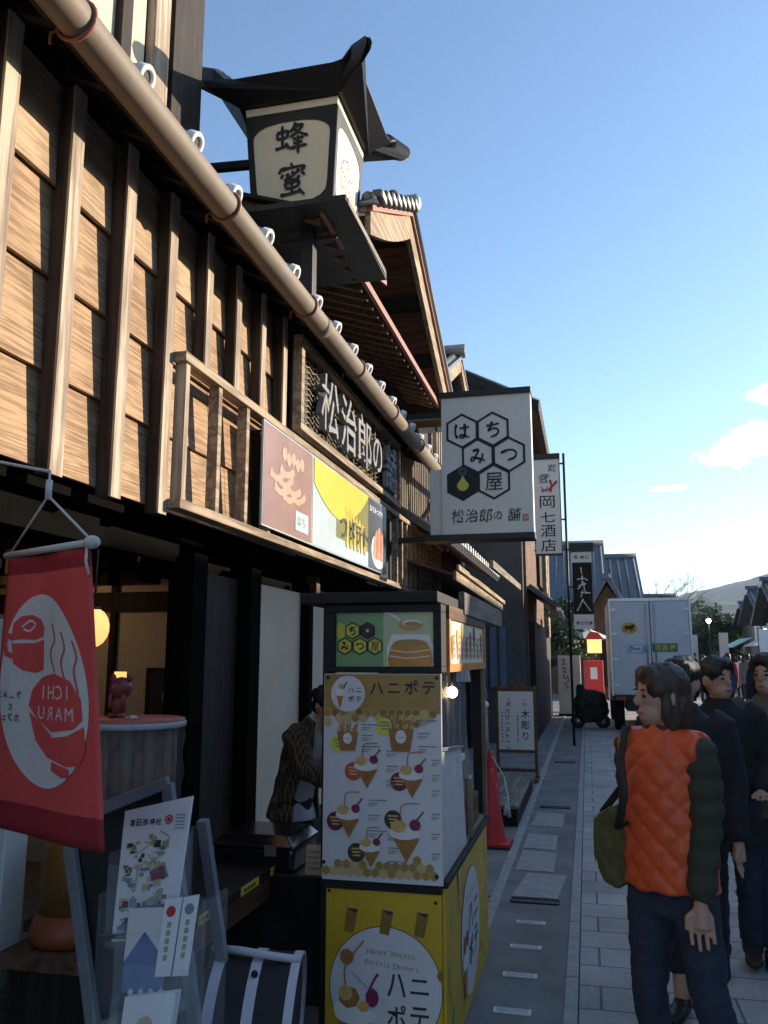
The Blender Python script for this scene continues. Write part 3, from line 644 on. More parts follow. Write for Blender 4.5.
# far tiled houses where the street bends
def house(name, loc, label, x0, x1, y0, y1, he, hr, axis='x', wall='brown_wood', tile='tile_blue', cat='house', group=None, ov=.6, wins=(), pitch=.34):
    T = thing(name, loc, label, cat, group)
    m = MB().mat(wall)
    if axis == 'x':
        ym = (y0 + y1) / 2
        m.prism([(x0, y0, 0), (x0, y1, 0), (x0, y1, he), (x0, ym, hr - .15), (x0, y0, he)], (x1 - x0, 0, 0)); m.build('wall', T)
        k = (hr - he) / ((y1 - y0) / 2); m = MB()
        tile_slope(m, (x0 - ov, y0 - ov, he - ov * k), (x1 + ov, y0 - ov, he - ov * k), (x1 + ov, ym, hr), (x0 - ov, ym, hr), pitch, .07, .1, tile)
        tile_slope(m, (x1 + ov, y1 + ov, he - ov * k), (x0 - ov, y1 + ov, he - ov * k), (x0 - ov, ym, hr), (x1 + ov, ym, hr), pitch, .07, .1, tile)
        m.mat(tile, True).tube([(x0 - ov, ym, hr + .16), (x1 + ov, ym, hr + .16)], .17, 8)
        m.mat('plaster_white').box(x0 - ov - .02, x0 - ov + .05, ym - .3, ym + .3, hr - .18, hr + .1)
    else:
        xm = (x0 + x1) / 2
        m.prism([(x0, y0, 0), (x1, y0, 0), (x1, y0, he), (xm, y0, hr - .15), (x0, y0, he)], (0, y1 - y0, 0)); m.build('wall', T)
        k = (hr - he) / ((x1 - x0) / 2); m = MB()
        tile_slope(m, (x0 - ov, y1 + ov, he - ov * k), (x0 - ov, y0 - ov, he - ov * k), (xm, y0 - ov, hr), (xm, y1 + ov, hr), pitch, .07, .1, tile)
        tile_slope(m, (x1 + ov, y0 - ov, he - ov * k), (x1 + ov, y1 + ov, he - ov * k), (xm, y1 + ov, hr), (xm, y0 - ov, hr), pitch, .07, .1, tile)
        m.mat(tile, True).tube([(xm, y0 - ov, hr + .16), (xm, y1 + ov, hr + .16)], .17, 8)
    m.build('roof', T)
    for (a0, a1, z0, z1, side, mt) in wins:
        w = MB().mat(mt)
        if side == 'y': w.box(a0, a1, y0 - .06, y0 - .002, z0, z1)
        else:
            xs = x0 if side == 'x0' else x1; sg = -1 if side == 'x0' else 1
            w.box(min(xs, xs + sg * .06) + (.002 if sg > 0 else 0), max(xs, xs + sg * .06) - (.002 if sg < 0 else 0), a0, a1, z0, z1)
        w.build('window', T)
    return T
house('tiled_house', (-2, 40, 0), 'blue grey tiled house facing the street beyond the black banner sign', -6, .4, 38, 45, 4.4, 6.9, 'x', wall='brown_wood', wins=((-3, -1.2, 1.2, 2.6, 'y', 'dark_wood'), (-1.0, .2, 3.0, 4.0, 'y', 'dark_wood'), (-4.6, -3.2, 3.0, 4.0, 'y', 'dark_wood')))
house('tiled_house', (1.2, 43, 0), 'smaller blue grey tiled house with brown gable end just left of the truck', .7, 2.3, 40, 48, 4.3, 6.5, 'x', wall='brown_wood', ov=.35, wins=((1.0, 2.0, 2.6, 3.8, 'y', 'dark_wood'),))
house('porch_house', (.3, 36, 0), 'low brown timber porch with tiled roof in front of the blue tiled houses', .2, 1.5, 33.5, 36.5, 3.4, 4.5, 'y', wall='brown_wood', ov=.4, wins=((.5, 1.2, .5, 2.2, 'y', 'dark_wood'),))

# right side of the street, far
house('corner_house', (10, 54, 0), 'dark two storey tiled house with tall gable at the right edge', 9.1, 14, 42, 47, 3.6, 5.2, 'x', wall='dark_wood', tile='tile_grey', wins=((43, 44, 2.5, 3.3, 'x0', 'plaster_white'), (45, 46.5, 2.5, 3.3, 'x0', 'plaster_white')))
house('white_front_house', (10, 50, 0), 'grey tiled house with white upper front, second from the right edge', 9.6, 14, 48.5, 54, 3.8, 5.3, 'x', wall='weathered_v', tile='tile_grey', wins=((49.2, 50.2, 2.4, 3.4, 'x0', 'plaster_white'), (51, 52.5, 2.4, 3.4, 'x0', 'plaster_white'), (9.9, 10.8, 2.4, 3.5, 'y', 'plaster_white')))
house('white_front_house', (10, 60, 0), 'farthest small tiled house on the right, beside the dark tree', 10.6, 14.5, 57, 63, 3.6, 5.0, 'x', wall='weathered_v', tile='tile_grey', wins=((10.8, 11.6, 2.2, 3.2, 'y', 'plaster_white'),))
house('white_side_house', (6, 60, 0), 'pale house side showing just right of the truck', 2.8, 6.1, 62, 70, 4.6, 6.0, 'x', wall='plaster_white', tile='tile_grey')
# awnings in front of the right houses
for i, (y, c, lb) in enumerate(((43, 'awn_white', 'white cloth awning along the far right shop front'), (50, 'awn_green', 'pale green cloth awning along the far right shop front'))):
    if c not in MATS: pbr(c, (.6, .6, .6) if c == 'awn_white' else (.35, .55, .45), .8, .1, 4, .1)
    m = MB().mat(c); m.hexa([(7.6, y - 2, 2.1), (8.6, y - 2, 2.6), (8.6, y + 2, 2.6), (7.6, y + 2, 2.1)], [(7.6, y - 2, 2.13), (8.6, y - 2, 2.63), (8.6, y + 2, 2.63), (7.6, y + 2, 2.13)]); tag(m.build('awning', loc=(8.6, y, 2.6)), lb, 'awning')

# row of houses along the right side, the street side facing us is outside the photo and shades the street; the low shop is shaped to pass a sunbeam to the kiosk
for (nm, y0, y1, he, hr, lb) in (('street_house', -9, 7.5, 4.3, 5.75, 'long timber house lining the right side of the street'), ('low_shop', 7.7, 11.2, 3.2, 4.2, 'low tiled shop between two taller houses on the right side'), ('street_house', 11.4, 25.0, 4.3, 5.75, 'two storey timber house on the right side past the low shop')):
    ws = [(y0 + .8 + k * 2.1, y0 + 2.2 + k * 2.1, 3.0 if he > 4 else 1.0, 4.2 if he > 4 else 2.2, 'x0', 'dark_wood') for k in range(int((y1 - y0 - .6) / 2.1))]
    house(nm, (6.4, (y0 + y1) / 2, 0), lb, 6.0, 12.5, y0, y1, he, hr, 'y', wall='weathered_v', tile='tile_grey', ov=.55 if he > 4 else .0, wins=ws, pitch=.5)
# ================================================================ kiosk
pbr('poster_white', (.62, .60, .60), .35, .06, 3, .02)
pbr('poster_gold', (.36, .22, .06), .4, .15, 10, .02); pbr('poster_gold_dark', (.25, .14, .03), .4, .15, 10, .02); pbr('poster_gold_pale', (.55, .40, .18), .4, .1, 10, .02)
pbr('poster_yellow', (.56, .35, .02), .4, .16, 2.5, .03); pbr('burst_yellow', (.72, .62, .04), .45, .06, 6, 0)
pbr('burst_red', (.48, .09, .03), .45, .06, 6, 0); pbr('burst_maroon', (.16, .015, .03), .45, .06, 6, 0); pbr('burst_brown', (.06, .035, .02), .45, .06, 6, 0)
pbr('fry_brown', (.34, .15, .04), .5, .3, 40, 0); pbr('fry_pale', (.60, .38, .12), .5, .2, 40, 0); pbr('cream_white', (.72, .70, .66), .5, .05, 6, 0); pbr('berry', (.22, .02, .07), .5, .1, 20, 0)
pbr('grey_print', (.22, .23, .27), .5, .1, 10, 0); pbr('dark_print', (.035, .03, .028), .5, .1, 10, 0)
pbr('panel_green', (.19, .33, .15), .3, .25, 3, .02); pbr('panel_green_pale', (.42, .50, .28), .3, .15, 3, .02); pbr('honey', (.50, .20, .02), .25, .2, 8, .02); pbr('hex_yellow', (.55, .50, .06), .3, .1, 5, 0)
pbr('menu_bright', (.72, .64, .48), .5, .06, 4, .02); pbr('menu_orange', (.55, .22, .05), .5, .2, 8, .05)
pbr('paper_white', (.70, .70, .72), .7, .05, 6, .05)
pbr('print_tan', (.42, .27, .10), .5, .1, 10, 0)
K = thing('food_kiosk', (-.85, 4.2, 0), 'yellow and black street kiosk with potato snack menu panels on its front and side', 'kiosk')
m = MB().mat('black_matte')
m.box(-1.21, -.60, 3.45, 4.95, 1.828, 1.875)
for x, y in ((-1.10, 3.55), (-.63, 3.55), (-1.10, 4.92), (-.63, 4.92)): m.box(x - .025, x + .025, y - .025, y + .025, .02, 1.824)
m.box(-1.10, -.60, 3.47, 3.50, .665, .700); m.box(-.60, -.575, 3.47, 4.95, .69, .715); m.box(-1.12, -1.09, 3.52, 3.6, .02, 1.82)
m.build('frame', K, bevel=.004)
m = MB().mat('black_matte')   # light box case
m.box(-1.105, -.59, 3.475, 3.60, 1.535, 1.56); m.box(-1.105, -.59, 3.475, 3.60, 1.79, 1.822); m.box(-1.105, -1.055, 3.475, 3.60, 1.56, 1.79); m.box(-.625, -.59, 3.475, 3.60, 1.56, 1.79)
lb = m.build('light_box', K, bevel=.003)
m = MB().mat('panel_green'); m.box(-1.055, -.625, 3.495, 3.51, 1.56, 1.79); m.build('picture_panel', lb)
A = Art((-1.055, 3.495, 1.56), (1, 0, 0), (0, 0, 1), .0012)
q = lambda x, y: ((x - 337.5) / 96.5 * .43, (668 - y) / 56 * .23)
A.layer(1).rect(.21, 0, .43, .23, 'panel_green_pale')
for (x, y, c, f) in ((341, 631, '', 1), (354, 631, 'ち', 1), (369, 631, '', 0), (346.5, 647, 'み', 1), (361.5, 647, 'つ', 1), (376.5, 647, '屋', 1)):
    u, v = q(x, y)
    if x == 341: A.layer(2).poly([(max(.003, a), b) for a, b in A.ngon(u, v, .037)], 'hex_yellow')
    else: A.layer(2).poly(A.ngon(u, v, .037), 'hex_yellow' if f else 'dark_print'); A.layer(3).hexo(u, v, .038, .006, 'ink')
    if c in BR: A.layer(3).brush(BR[c], u - .019, v - .019, .038, .038, .006, 'ink')
    elif c: A.layer(3).ch(c, u - .018, v - .019, .036, .038, 'ink', 0)
A.layer(3).ell(*q(369, 631), .008, .008, 'poster_gold_pale', 6)
jx, jv = .32, .0
jar = [(.235, .002), (.42, .002), (.425, .03), (.415, .075), (.40, .10), (.255, .10), (.24, .075), (.23, .03)]
A.layer(2).poly([(.228, .002), (.427, .002), (.43, .08), (.41, .135), (.25, .135), (.225, .08)], 'cream_white'); A.layer(3).poly(jar, 'honey')
A.layer(4).ell(.327, .10, .07, .014, 'poster_gold'); A.stroke([(.24, .045), (.32, .035), (.415, .045)], .004, 'cream_white', False); A.stroke([(.24, .07), (.32, .06), (.415, .07)], .004, 'cream_white', False)
A.layer(3).ell(.33, .175, .052, .024, 'honey'); A.layer(4).ell(.335, .182, .042, .016, 'cream_white'); A.stroke([(.285, .195), (.24, .222), (.215, .228)], .012, 'cream_white', False); A.layer(5).ell(.338, .178, .035, .010, 'poster_gold')
A.build('picture', lb)
# white menu
m = MB().mat('poster_white'); m.box(-1.096, -.592, 3.462, 3.474, .702, 1.530); mp_ = m.build('menu_panel', K)
A = Art((-1.096, 3.462, .702), (1, 0, 0), (0, 0, 1), .0010)
q = lambda x, y: ((x - 324) / 119 * .504, (885 - y) / 210 * .828)
s1 = .527 / 119
A.layer(1).rect(.002, q(0, 716)[1], .502, .826, 'poster_gold')
random.seed(2)
for i in range(15):
    for j, yy in ((0, 716), (1, 721), (2, 726)):
        x = 328 + i * 8.2 + (j % 2) * 4.1
        if x > 438 or (j == 2 and random.random() < .6) or (j == 1 and random.random() < .25): continue
        u, v = q(x, yy); A.layer(2).poly(A.ngon(u, v, .019), random.choice(['poster_gold', 'poster_gold_dark', 'poster_gold_pale'])); A.layer(3).hexo(u, v, .020, .002, 'poster_gold_pale')
        x2, y2 = x, 873 - (j * 7) + 3
        if j < 2 or random.random() < .5:
            u, v = q(x2, y2); A.layer(2).poly(A.ngon(u, v, .019), random.choice(['poster_gold', 'poster_gold_pale', 'poster_gold'])); A.layer(3).hexo(u, v, .020, .002, 'poster_gold_pale')
u, v = q(349, 696); A.layer(4).ell(u, v, .075, .075, 'poster_white')
A.layer(5).text('ハニ', u + .0, v + .005, .032, 'dark_print', bold=.01); A.text('ポテ', u + .0, v - .034, .032, 'dark_print', bold=.01)
A.poly([(u - .05, v - .01), (u - .02, v - .01), (u - .035, v - .065)], 'fry_brown'); A.ell(u - .036, v + .005, .02, .016, 'cream_white', 14); A.ell(u - .03, v + .03, .012, .012, 'fry_pale', 10); A.stroke([(u - .02, v + .02), (u - .005, v + .05)], .006, 'berry', False)
A.layer(5).text('ハニポテ', q(371, 0)[0], q(0, 696)[1], .070, 'dark_print', bold=.012, pitch=1.06)
def cone(x, y, h, kind):
    u, v = q(x, y); w = h * .42
    if kind == 'cup':
        A.layer(4)
        for k in range(9): A.stroke([(u - w * .7 + k * w * .17, v + h * .1), (u - w * .95 + k * w * .24, v + h * (.36 + .10 * ((k * 7) % 3)))], w * .17, ['fry_pale', 'fry_brown', 'print_tan'][k % 3], False)
        A.layer(5).poly([(u - w, v + h * .2), (u + w, v + h * .2), (u + w * .7, v - h * .5), (u - w * .7, v - h * .5)], 'fry_brown'); A.layer(6).ell(u, v - .05 * h, w * .42, w * .5, 'cream_white', 14); A.layer(7).rect(u - w * .25, v - .07 * h, u + w * .25, v - .05 * h, 'grey_print')
    else:
        A.layer(4).poly([(u - w * .7, v - .05 * h), (u + w * .7, v - .05 * h), (u, v - h * .55)], 'fry_brown')
        A.layer(5).ell(u - w * .1, v + .05 * h, w * .8, h * .14, 'cream_white', 14); A.ell(u - w * .4, v + h * .18, w * .42, h * .13, 'fry_pale', 12); A.ell(u + w * .45, v + h * .22, w * .3, h * .12, 'berry', 10)
        A.stroke([(u + w * .3, v + h * .2), (u + w * .9, v + h * .5)], .006, 'berry', False); A.stroke([(u - w * .3, v + h * .3), (u - w * .2, v + h * .62), (u + w * .7, v + h * .66)], .004, 'fry_brown', False)
    for k in range(3):
        yy = v + h * (.45 - k * .4)
        A.layer(4).rect(u + w * 1.3, yy, min(.495, u + w * 1.3 + .05 + .03 * ((k * 5 + int(x)) % 2)), yy + .004, 'grey_print'); A.rect(u + w * 1.3, yy - .012, min(.49, u + w * 1.3 + .04), yy - .009, 'grey_print'); A.rect(u + w * 1.3, yy - .02, min(.48, u + w * 1.3 + .03), yy - .017, 'print_tan')
for (x, y, c) in ((386, 729, 'burst_yellow'), (340, 748, 'burst_yellow'), (355, 776, 'burst_red'), (401, 785, 'burst_maroon'), (337, 827, 'burst_maroon'), (395, 823, 'burst_brown'), (358.5, 857, 'burst_brown')):
    u, v = q(x, y); n = 24 if 'yellow' not in c else 20
    A.layer(3).poly([(u + .037 * (1 if i % 2 or 'yellow' not in c else .9) * math.cos(2 * math.pi * i / n), v + .037 * (1 if i % 2 or 'yellow' not in c else .9) * math.sin(2 * math.pi * i / n)) for i in range(n)], c)
    for k in range(3): A.layer(4).rect(u - .022 + .004 * k, v + .012 - k * .013, u + .022 - .003 * k, v + .018 - k * .013, 'grey_print' if 'yellow' in c else 'poster_gold_pale')
for a in ((349, 741, .11, 'cup'), (403, 738, .13, 'cup'), (369, 772, .15, 'c'), (414, 780, .15, 'c'), (351, 822, .15, 'c'), (408, 838, .19, 'c'), (373, 853, .13, 'c')): cone(*a)
for x, y in ((328, 679), (439, 679), (326, 868), (437, 876)): A.layer(6).ell(*q(x, y), .008, .008, 'iron', 10)
A.build('menu_print', mp_)
# yellow lower front and side
m = MB().mat('poster_yellow'); m.box(-1.082, -.602, 3.478, 3.492, .015, .664); yf = m.build('front_panel', K)
A = Art((-1.090, 3.478, .015), (1, 0, 0), (0, 0, 1), .0010)
q = lambda x, y: ((x - 325) / 118 * .498, (887 - y) / 118 * .498 + .649)
u0, v0 = q(386, 973)
A.layer(1).ell(u0, v0, .232, .232, 'dark_print', 48); A.layer(2).ell(u0, v0, .229, .229, 'poster_white', 48)
for x in (351, 386, 420):
    u, v = q(x, 914); A.layer(2).poly([(u - .025, v - .045), (u + .015, v - .05), (u + .035, v + .04), (u - .012, v + .045)], 'poster_gold_dark'); A.layer(3).poly([(u - .012, v + .045), (u + .035, v + .04), (u + .02, v + .025)], 'dark_print'); A.ell(u + .008, v + .05, .01, .008, 'fry_pale', 8)
for c, x, y in (('ハ', 388, 980), ('ニ', 410, 980), ('ポ', 388, 1007), ('テ', 410, 1007)): 
    u, v = q(x, y); A.layer(3).ch(c, u, v + (.02 if c == 'ニ' else .004), .075, .085 if c != 'ニ' else .055, 'dark_print', .012)
u, v = q(368, 944)
for i, c in enumerate('Honey Potato'): A.ch(c, u + i * .0165 + .01, v - i * .0010, .0, .033, 'print_tan', 0, fit=False) if c != ' ' else None
for i, c in enumerate('Parfait Dessert'): A.ch(c, u + i * .0148, v - .04 - i * .0012, .0, .031, 'print_tan', 0, fit=False) if c != ' ' else None
u, v = q(358, 1003)
A.layer(3).poly([(u - .075, v + .0), (u + .065, v + .005), (u + .02, v - .15), (u - .05, v - .13)], 'fry_brown'); A.layer(4).ell(u - .005, v + .02, .085, .035, 'cream_white'); A.ell(u - .045, v + .04, .05, .035, 'cream_white'); A.layer(5).ell(u - .03, v + .085, .045, .042, 'fry_brown', 7); A.ell(u - .045, v + .10, .03, .03, 'fry_pale', 7); A.ell(u + .065, v + .09, .028, .036, 'berry', 9); A.ell(u + .03, v + .055, .025, .02, 'fry_pale', 9)
A.stroke([(u + .05, v + .11), (u + .075, v + .16), (u + .09, v + .18)], .010, 'berry', False); A.stroke([(u - .045, v + .13), (u - .045, v + .2), (u + .03, v + .3)], .006, 'fry_brown', False); A.layer(6).ell(u - .04, v + .235, .03, .03, 'fry_brown', 9); A.layer(5).stroke([(u - .02, v + .18), (u + .05, v + .12)], .003, 'grey_print', False)
u, v = q(440, 960); A.layer(2).ell(u - .005, v + .01, .014, .02, 'poster_gold_dark', 6)
u, v = q(407, 1020); 
for k in range(6): A.layer(3).ell(u + .018 * math.cos(k * 1.047), v + .018 * math.sin(k * 1.047), .009, .009, 'poster_gold', 6)
for x, y in ((330, 889), (435, 894)): A.layer(4).ell(*q(x, y), .007, .007, 'iron', 10)
A.build('front_print', yf)
m = MB().mat('poster_yellow'); m.box(-.601, -.588, 3.493, 4.90, .015, .688); ys_ = m.build('side_panel', K)
A = Art((-.588, 3.493, .015), (0, 1, 0), (0, 0, 1), .0014)
random.seed(11)
for k in range(60):
    uu = random.uniform(.03, 1.36); vv = random.uniform(.05, .6)
    if ((uu - .70) / .34) ** 2 + ((vv - .32) / .30) ** 2 > 1.05: A.layer(1).poly([(uu, vv), (uu + .012, vv + .005), (uu + .02, vv + .05 + .03 * random.random()), (uu + .006, vv + .05)], random.choice(['poster_gold_dark', 'poster_gold', 'poster_gold_pale']))
A.layer(1).ell(.70, .32, .315, .275, 'dark_print', 48); A.layer(2).ell(.70, .32, .311, .271, 'poster_white', 48)
for c, x, y in (('ハ', .62, .32), ('ニ', .80, .34), ('ポ', .62, .17), ('テ', .80, .17)): A.layer(3).ch(c, x, y, .13, .12 if c != 'ニ' else .08, 'dark_print', .012)
A.layer(3).poly([(.43, .22), (.56, .23), (.53, .08), (.47, .09)], 'fry_brown'); A.layer(4).ell(.50, .25, .08, .045, 'cream_white'); A.ell(.48, .31, .04, .04, 'fry_brown', 7); A.ell(.56, .32, .03, .035, 'berry', 8); A.text('Honey Potato', .55, .47, .04, 'print_tan')
A.layer(4).poly([(.30, .66), (.38, .66), (.345, .5)], 'fry_pale')
A.build('side_print', ys_)
# side menu sign, name board, counter
m = MB().mat('menu_orange'); m.box(-.60, -.578, 3.62, 4.94, 1.535, 1.570); m.box(-.60, -.578, 3.62, 3.66, 1.57, 1.765); m.box(-.60, -.578, 4.90, 4.94, 1.57, 1.765); m.mat('brown_wood').box(-.60, -.578, 3.62, 4.94, 1.765, 1.825)
sm = m.build('side_menu', K); m = MB().mat('menu_bright'); m.box(-.598, -.588, 3.66, 4.90, 1.57, 1.765); m.build('menu_board', sm)
A = Art((-.588, 3.66, 1.57), (0, 1, 0), (0, 0, 1), .0014)
for k in range(8):
    uu = .06 + k * .15; c = ['fry_brown', 'hex_yellow', 'fry_pale', 'burst_red', 'fry_brown', 'burst_maroon', 'fry_pale', 'fry_brown'][k]
    A.layer(1).poly([(uu, .07 + .04 * (k % 3)), (uu + .07, .06 + .04 * (k % 3)), (uu + .05, .02), (uu + .015, .02)], 'fry_brown'); A.layer(2).ell(uu + .035, .09 + .03 * (k % 3), .035, .04, c, 9)
    for j in range(4): A.layer(1).rect(uu + .08, .03 + j * .03, uu + .12, .042 + j * .03, 'grey_print')
A.build('menu_print', sm)
m = MB().mat('weathered'); m.box(-.60, -.57, 4.05, 5.90, 1.805, 1.915); nb = m.build('name_board', K, bevel=.004)
A = Art((-.57, 4.05, 1.805), (0, 1, 0), (0, 0, 1), .002); 
for k, uu in enumerate((.5, .66, .82, .98, 1.14, 1.3)): A.stroke([(uu, .07), (uu + .05, .075), (uu + .02, .04), (uu + .08, .03)], .012, 'poster_gold_dark'); A.stroke([(uu + .03, .085), (uu + .04, .03)], .010, 'poster_gold_dark')
A.build('lettering', nb)
m = MB().mat('pale_wood'); m.box(-1.12, -.60, 3.5, 4.92, .70, .73); m.mat('brown_wood').box(-.78, -.61, 4.2, 4.74, .731, .878); m.build('counter', K)
m = MB().mat('weathered_v'); m.box(-.625, -.585, 4.90, 4.95, .715, 1.535); m.box(-.62, -.585, 4.30, 4.325, .72, 1.0); m.build('side_post', K, bevel=.003)
pbr('sheet_plastic', (.5, .52, .53), .25, .1, 12, .3, alpha=.2)
m = MB().mat('sheet_plastic', True)
N = 16
for r_ in range(1):
    vs = [(-.66 + .012 * math.sin(j * 1.7 + i * .8) + .004 * i, 3.75 + .85 * j / N, 1.53 - .62 * i / 8) for i in range(9) for j in range(N + 1)]
    m.add(vs, [(i * (N + 1) + j, i * (N + 1) + j + 1, (i + 1) * (N + 1) + j + 1, (i + 1) * (N + 1) + j) for i in range(8) for j in range(N)])
m.build('plastic_sheet', K)
pbr('case_acrylic', (.75, .74, .70), .2, .1, 14, .2, alpha=.75)
m = MB().mat('case_acrylic'); m.prism([(-.595, 3.50, .72), (-.595, 4.16, .72), (-.595, 4.02, 1.18), (-.595, 3.50, 1.22)], (-.012, 0, 0)); m.mat('steel').bar((-.59, 3.5, 1.225), (-.59, 4.02, 1.185), .015, .012); m.build('display_case', K)
pbr('bulb_glow', (1, .9, .7), .4, 0, 4, 0, emit=(1, .75, .42), es=9)
m = MB().mat('bulb_glow', True); m.ell((-.63, 4.0, 1.435), (.026, .03, .026)); m.mat('iron', True).tube([(-.63, 4.0, 1.455), (-.63, 4.0, 1.54)], .006, 6); kb = m.build('bulb', K)
# crackers / snack bags on the counter
pbr('paper_bag', (.22, .12, .06), .7, .3, 14, .4)
random.seed(21)
for i, (y, z, lb_) in enumerate(((4.28, .88, 'brown snack bag on the kiosk counter, nearest of three'), (4.46, .88, 'brown snack bag on the kiosk counter, middle of three'), (4.64, .88, 'brown snack bag on the kiosk counter, farthest of three'))):
    m = MB().mat('paper_bag'); w = .06
    b_ = [(-.72, y - w, z), (-.64, y - w, z), (-.64, y + w, z), (-.72, y + w, z)]; t_ = [(-.70, y - w * .9, z + .17), (-.68, y - w * .9, z + .18), (-.67, y + w * .9, z + .17), (-.70, y + w * .9, z + .19)]
    m.hexa(b_, t_); m.mat('paper_white').box(-.639, -.637, y - .03, y + .03, z + .05, z + .09); m.box(-.700, -.672, y - w * .9, y + w * .9, z + .17, z + .2); tag(m.build('snack_bag', loc=(-.68, y, z), bevel=.006), lb_, 'snack bag', 'snack bags on the kiosk')

# ================================================================ signs on the shop house
pbr('photo_pink', (.26, .15, .12), .3, .2, 3, .02); pbr('photo_pale', (.42, .50, .52), .25, .12, 3, .02); pbr('photo_olive', (.20, .20, .07), .3, .35, 4, .02); pbr('photo_lime', (.48, .46, .06), .3, .08, 4, .02); pbr('photo_dark', (.06, .07, .09), .3, .2, 4, .02); pbr('photo_peach', (.46, .28, .19), .35, .15, 9, .02); pbr('photo_gold', (.50, .32, .08), .35, .2, 9, .02); pbr('photo_red', (.52, .12, .07), .35, .25, 9, .02)
T = thing('photo_banner', (-1.97, 7.0, 2.42), 'three panel photo banner with honey potato pictures along the lower rail', 'banner')
m = MB().mat('photo_pale'); m.box(-1.982, -1.968, 4.86, 8.26, 2.425, 3.12); m.build('board', T)
A = Art((-1.968, 4.86, 2.425), (0, 1, 0), (0, 0, 1), .002)
A.layer(1).rect(.01, .01, .98, .685, 'photo_pink')
for k, (u, v, a) in enumerate(((.12, .38, .2), (.2, .30, .1), (.28, .36, .25), (.36, .27, .15), (.45, .33, .1), (.55, .29, .2), (.3, .44, .1))): A.layer(2).stroke([(u, v), (u + .12, v - .03), (u + .28, v + a * .2)], .06, 'photo_peach')
for k in range(5): A.layer(2).ell(.38 + k * .09, .55 - .02 * (k % 2), .05, .05, 'photo_peach', 7)
A.layer(2).rect(.62, .06, .9, .2, 'photo_pale'); A.layer(3).text('はち', .66, .10, .09, 'grey_print')
A.layer(1).rect(1.0, .01, 2.66, .685, 'photo_pale'); A.layer(2).rect(1.62, .15, 2.66, .685, 'photo_olive')
A.layer(3).poly([(1.02, .68), (2.62, .68)] + [(1.02 + 1.62 * t, .66 - .36 * math.sin(math.pi * min(1, .15 + t * .85)) ** .9) for t in (1, .9, .8, .7, .6, .5, .4, .3, .2, .1, 0)], 'photo_lime')
for k in range(6): A.layer(4).stroke([(1.9 + k * .1, .46 - .02 * k), (1.95 + k * .11, .30), (1.92 + k * .12, .10)], .07, 'photo_gold' if k % 2 else 'photo_lime')
for k, c in enumerate('つポテト'): A.layer(5).ch(c, 1.72 + k * .25, .17 + .01 * (k % 2), .2, .17, 'ink', .02)
A.layer(1).rect(2.68, .01, 3.39, .685, 'photo_dark'); A.layer(2).text('はちみつポテト', 2.72, .56, .075, 'cream_white', pitch=1.2, bold=.02)
A.layer(2).ell(3.06, .20, .28, .17, 'cream_white'); A.layer(3).ell(3.06, .20, .25, .15, 'photo_pale')
for k in range(5): A.layer(4).stroke([(2.90 + k * .08, .12), (2.93 + k * .07, .32), (2.98 + k * .05, .44 - .03 * abs(k - 2))], .09, 'photo_red' if k % 2 else 'photo_peach')
A.build('print', T)
# carved name board
pbr('carved_grey', (.20, .195, .19), .7, .2, 9, .3); pbr('lattice_gold', (.17, .125, .07), .6, .2, 9, .3)
T = thing('carved_name_board', (-1.99, 7.65, 3.28), 'wide carved wooden name board with grey raised characters on wavy lattice under the gutter', 'sign')
Y0, Y1, Z0, Z1 = 5.55, 8.95, 3.24, 3.97
m = MB().mat('rail_wood'); m.box(-2.03, -1.96, Y0, Y1, Z0, Z0 + .06); m.box(-2.03, -1.96, Y0, Y1, Z1 - .05, Z1); m.box(-2.03, -1.96, Y0, Y0 + .07, Z0 + .06, Z1 - .05); m.box(-2.03, -1.96, Y1 - .07, Y1, Z0 + .06, Z1 - .05); m.build('frame', T, bevel=.004)
m = MB().mat('black_matte'); m.box(-2.05, -2.031, Y0, Y1, Z0, Z1); m.mat('lattice_gold', True)
z = Z0 + .08
while z < Z1 - .06:
    pts = [(-2.02, Y0 + .08 + i * .085, z + .014 * (1 if i % 2 else -1)) for i in range(40)]; m.tube(pts, .008, 5); z += .045
for y in (6.3, 7.1, 7.9, 8.5): m.box(-2.02, -2.0, y, y + .03, Z0 + .06, Z1 - .05)
m.build('lattice_panel', T)
A = Art((-1.985, Y0, Z0), (0, 1, 0), (0, 0, 1), .002); 
for k, c in enumerate('松治郎の舗'): A.ch(c, .40 + k * .545, .12 + (.06 if c == 'の' else 0) - .008 * k, .47 if c != 'の' else .36, .47 if c != 'の' else .34, 'carved_grey', .004, wob=.02)
o = A.build('raised_lettering', T); sd = o.modifiers.new('thick', 'SOLIDIFY'); sd.thickness = .05; sd.offset = 1
m = MB().mat('burst_red'); m.box(-2.0, -1.985, 8.72, 8.86, 3.33, 3.55); m.build('red_seal', T)

# hexagon hanging sign
T = thing('hexagon_sign', (-1.0, 9.1, 2.9), 'large white hanging sign with black hexagons and brushed kana', 'sign')
m = MB().mat('sign_white'); m.box(-1.50, -.50, 9.0, 9.24, 2.93, 4.50); m.build('panel', T)
m = MB().mat('sign_white'); m.box(-1.64, -1.502, 9.03, 9.2, 2.93, 3.68); m.build('side_box', T)
m = MB().mat('black_paint'); m.box(-1.53, -.49, 8.97, 9.27, 4.50, 4.565); m.box(-1.72, -.49, 8.97, 9.27, 2.865, 2.93); m.box(-2.2, -1.50, 9.08, 9.16, 4.3, 4.36); m.box(-2.2, -1.72, 9.08, 9.16, 2.87, 2.93); m.build('frame', T, bevel=.004)
A = Art((-1.50, 9.0, 2.93), (1, 0, 0), (0, 0, 1), .003)
hx = {'は': (.235, 1.175), 'ち': (.58, 1.175), 'み': (.4075, .876), 'つ': (.7525, .876), '': (.235, .577), '屋': (.58, .577)}
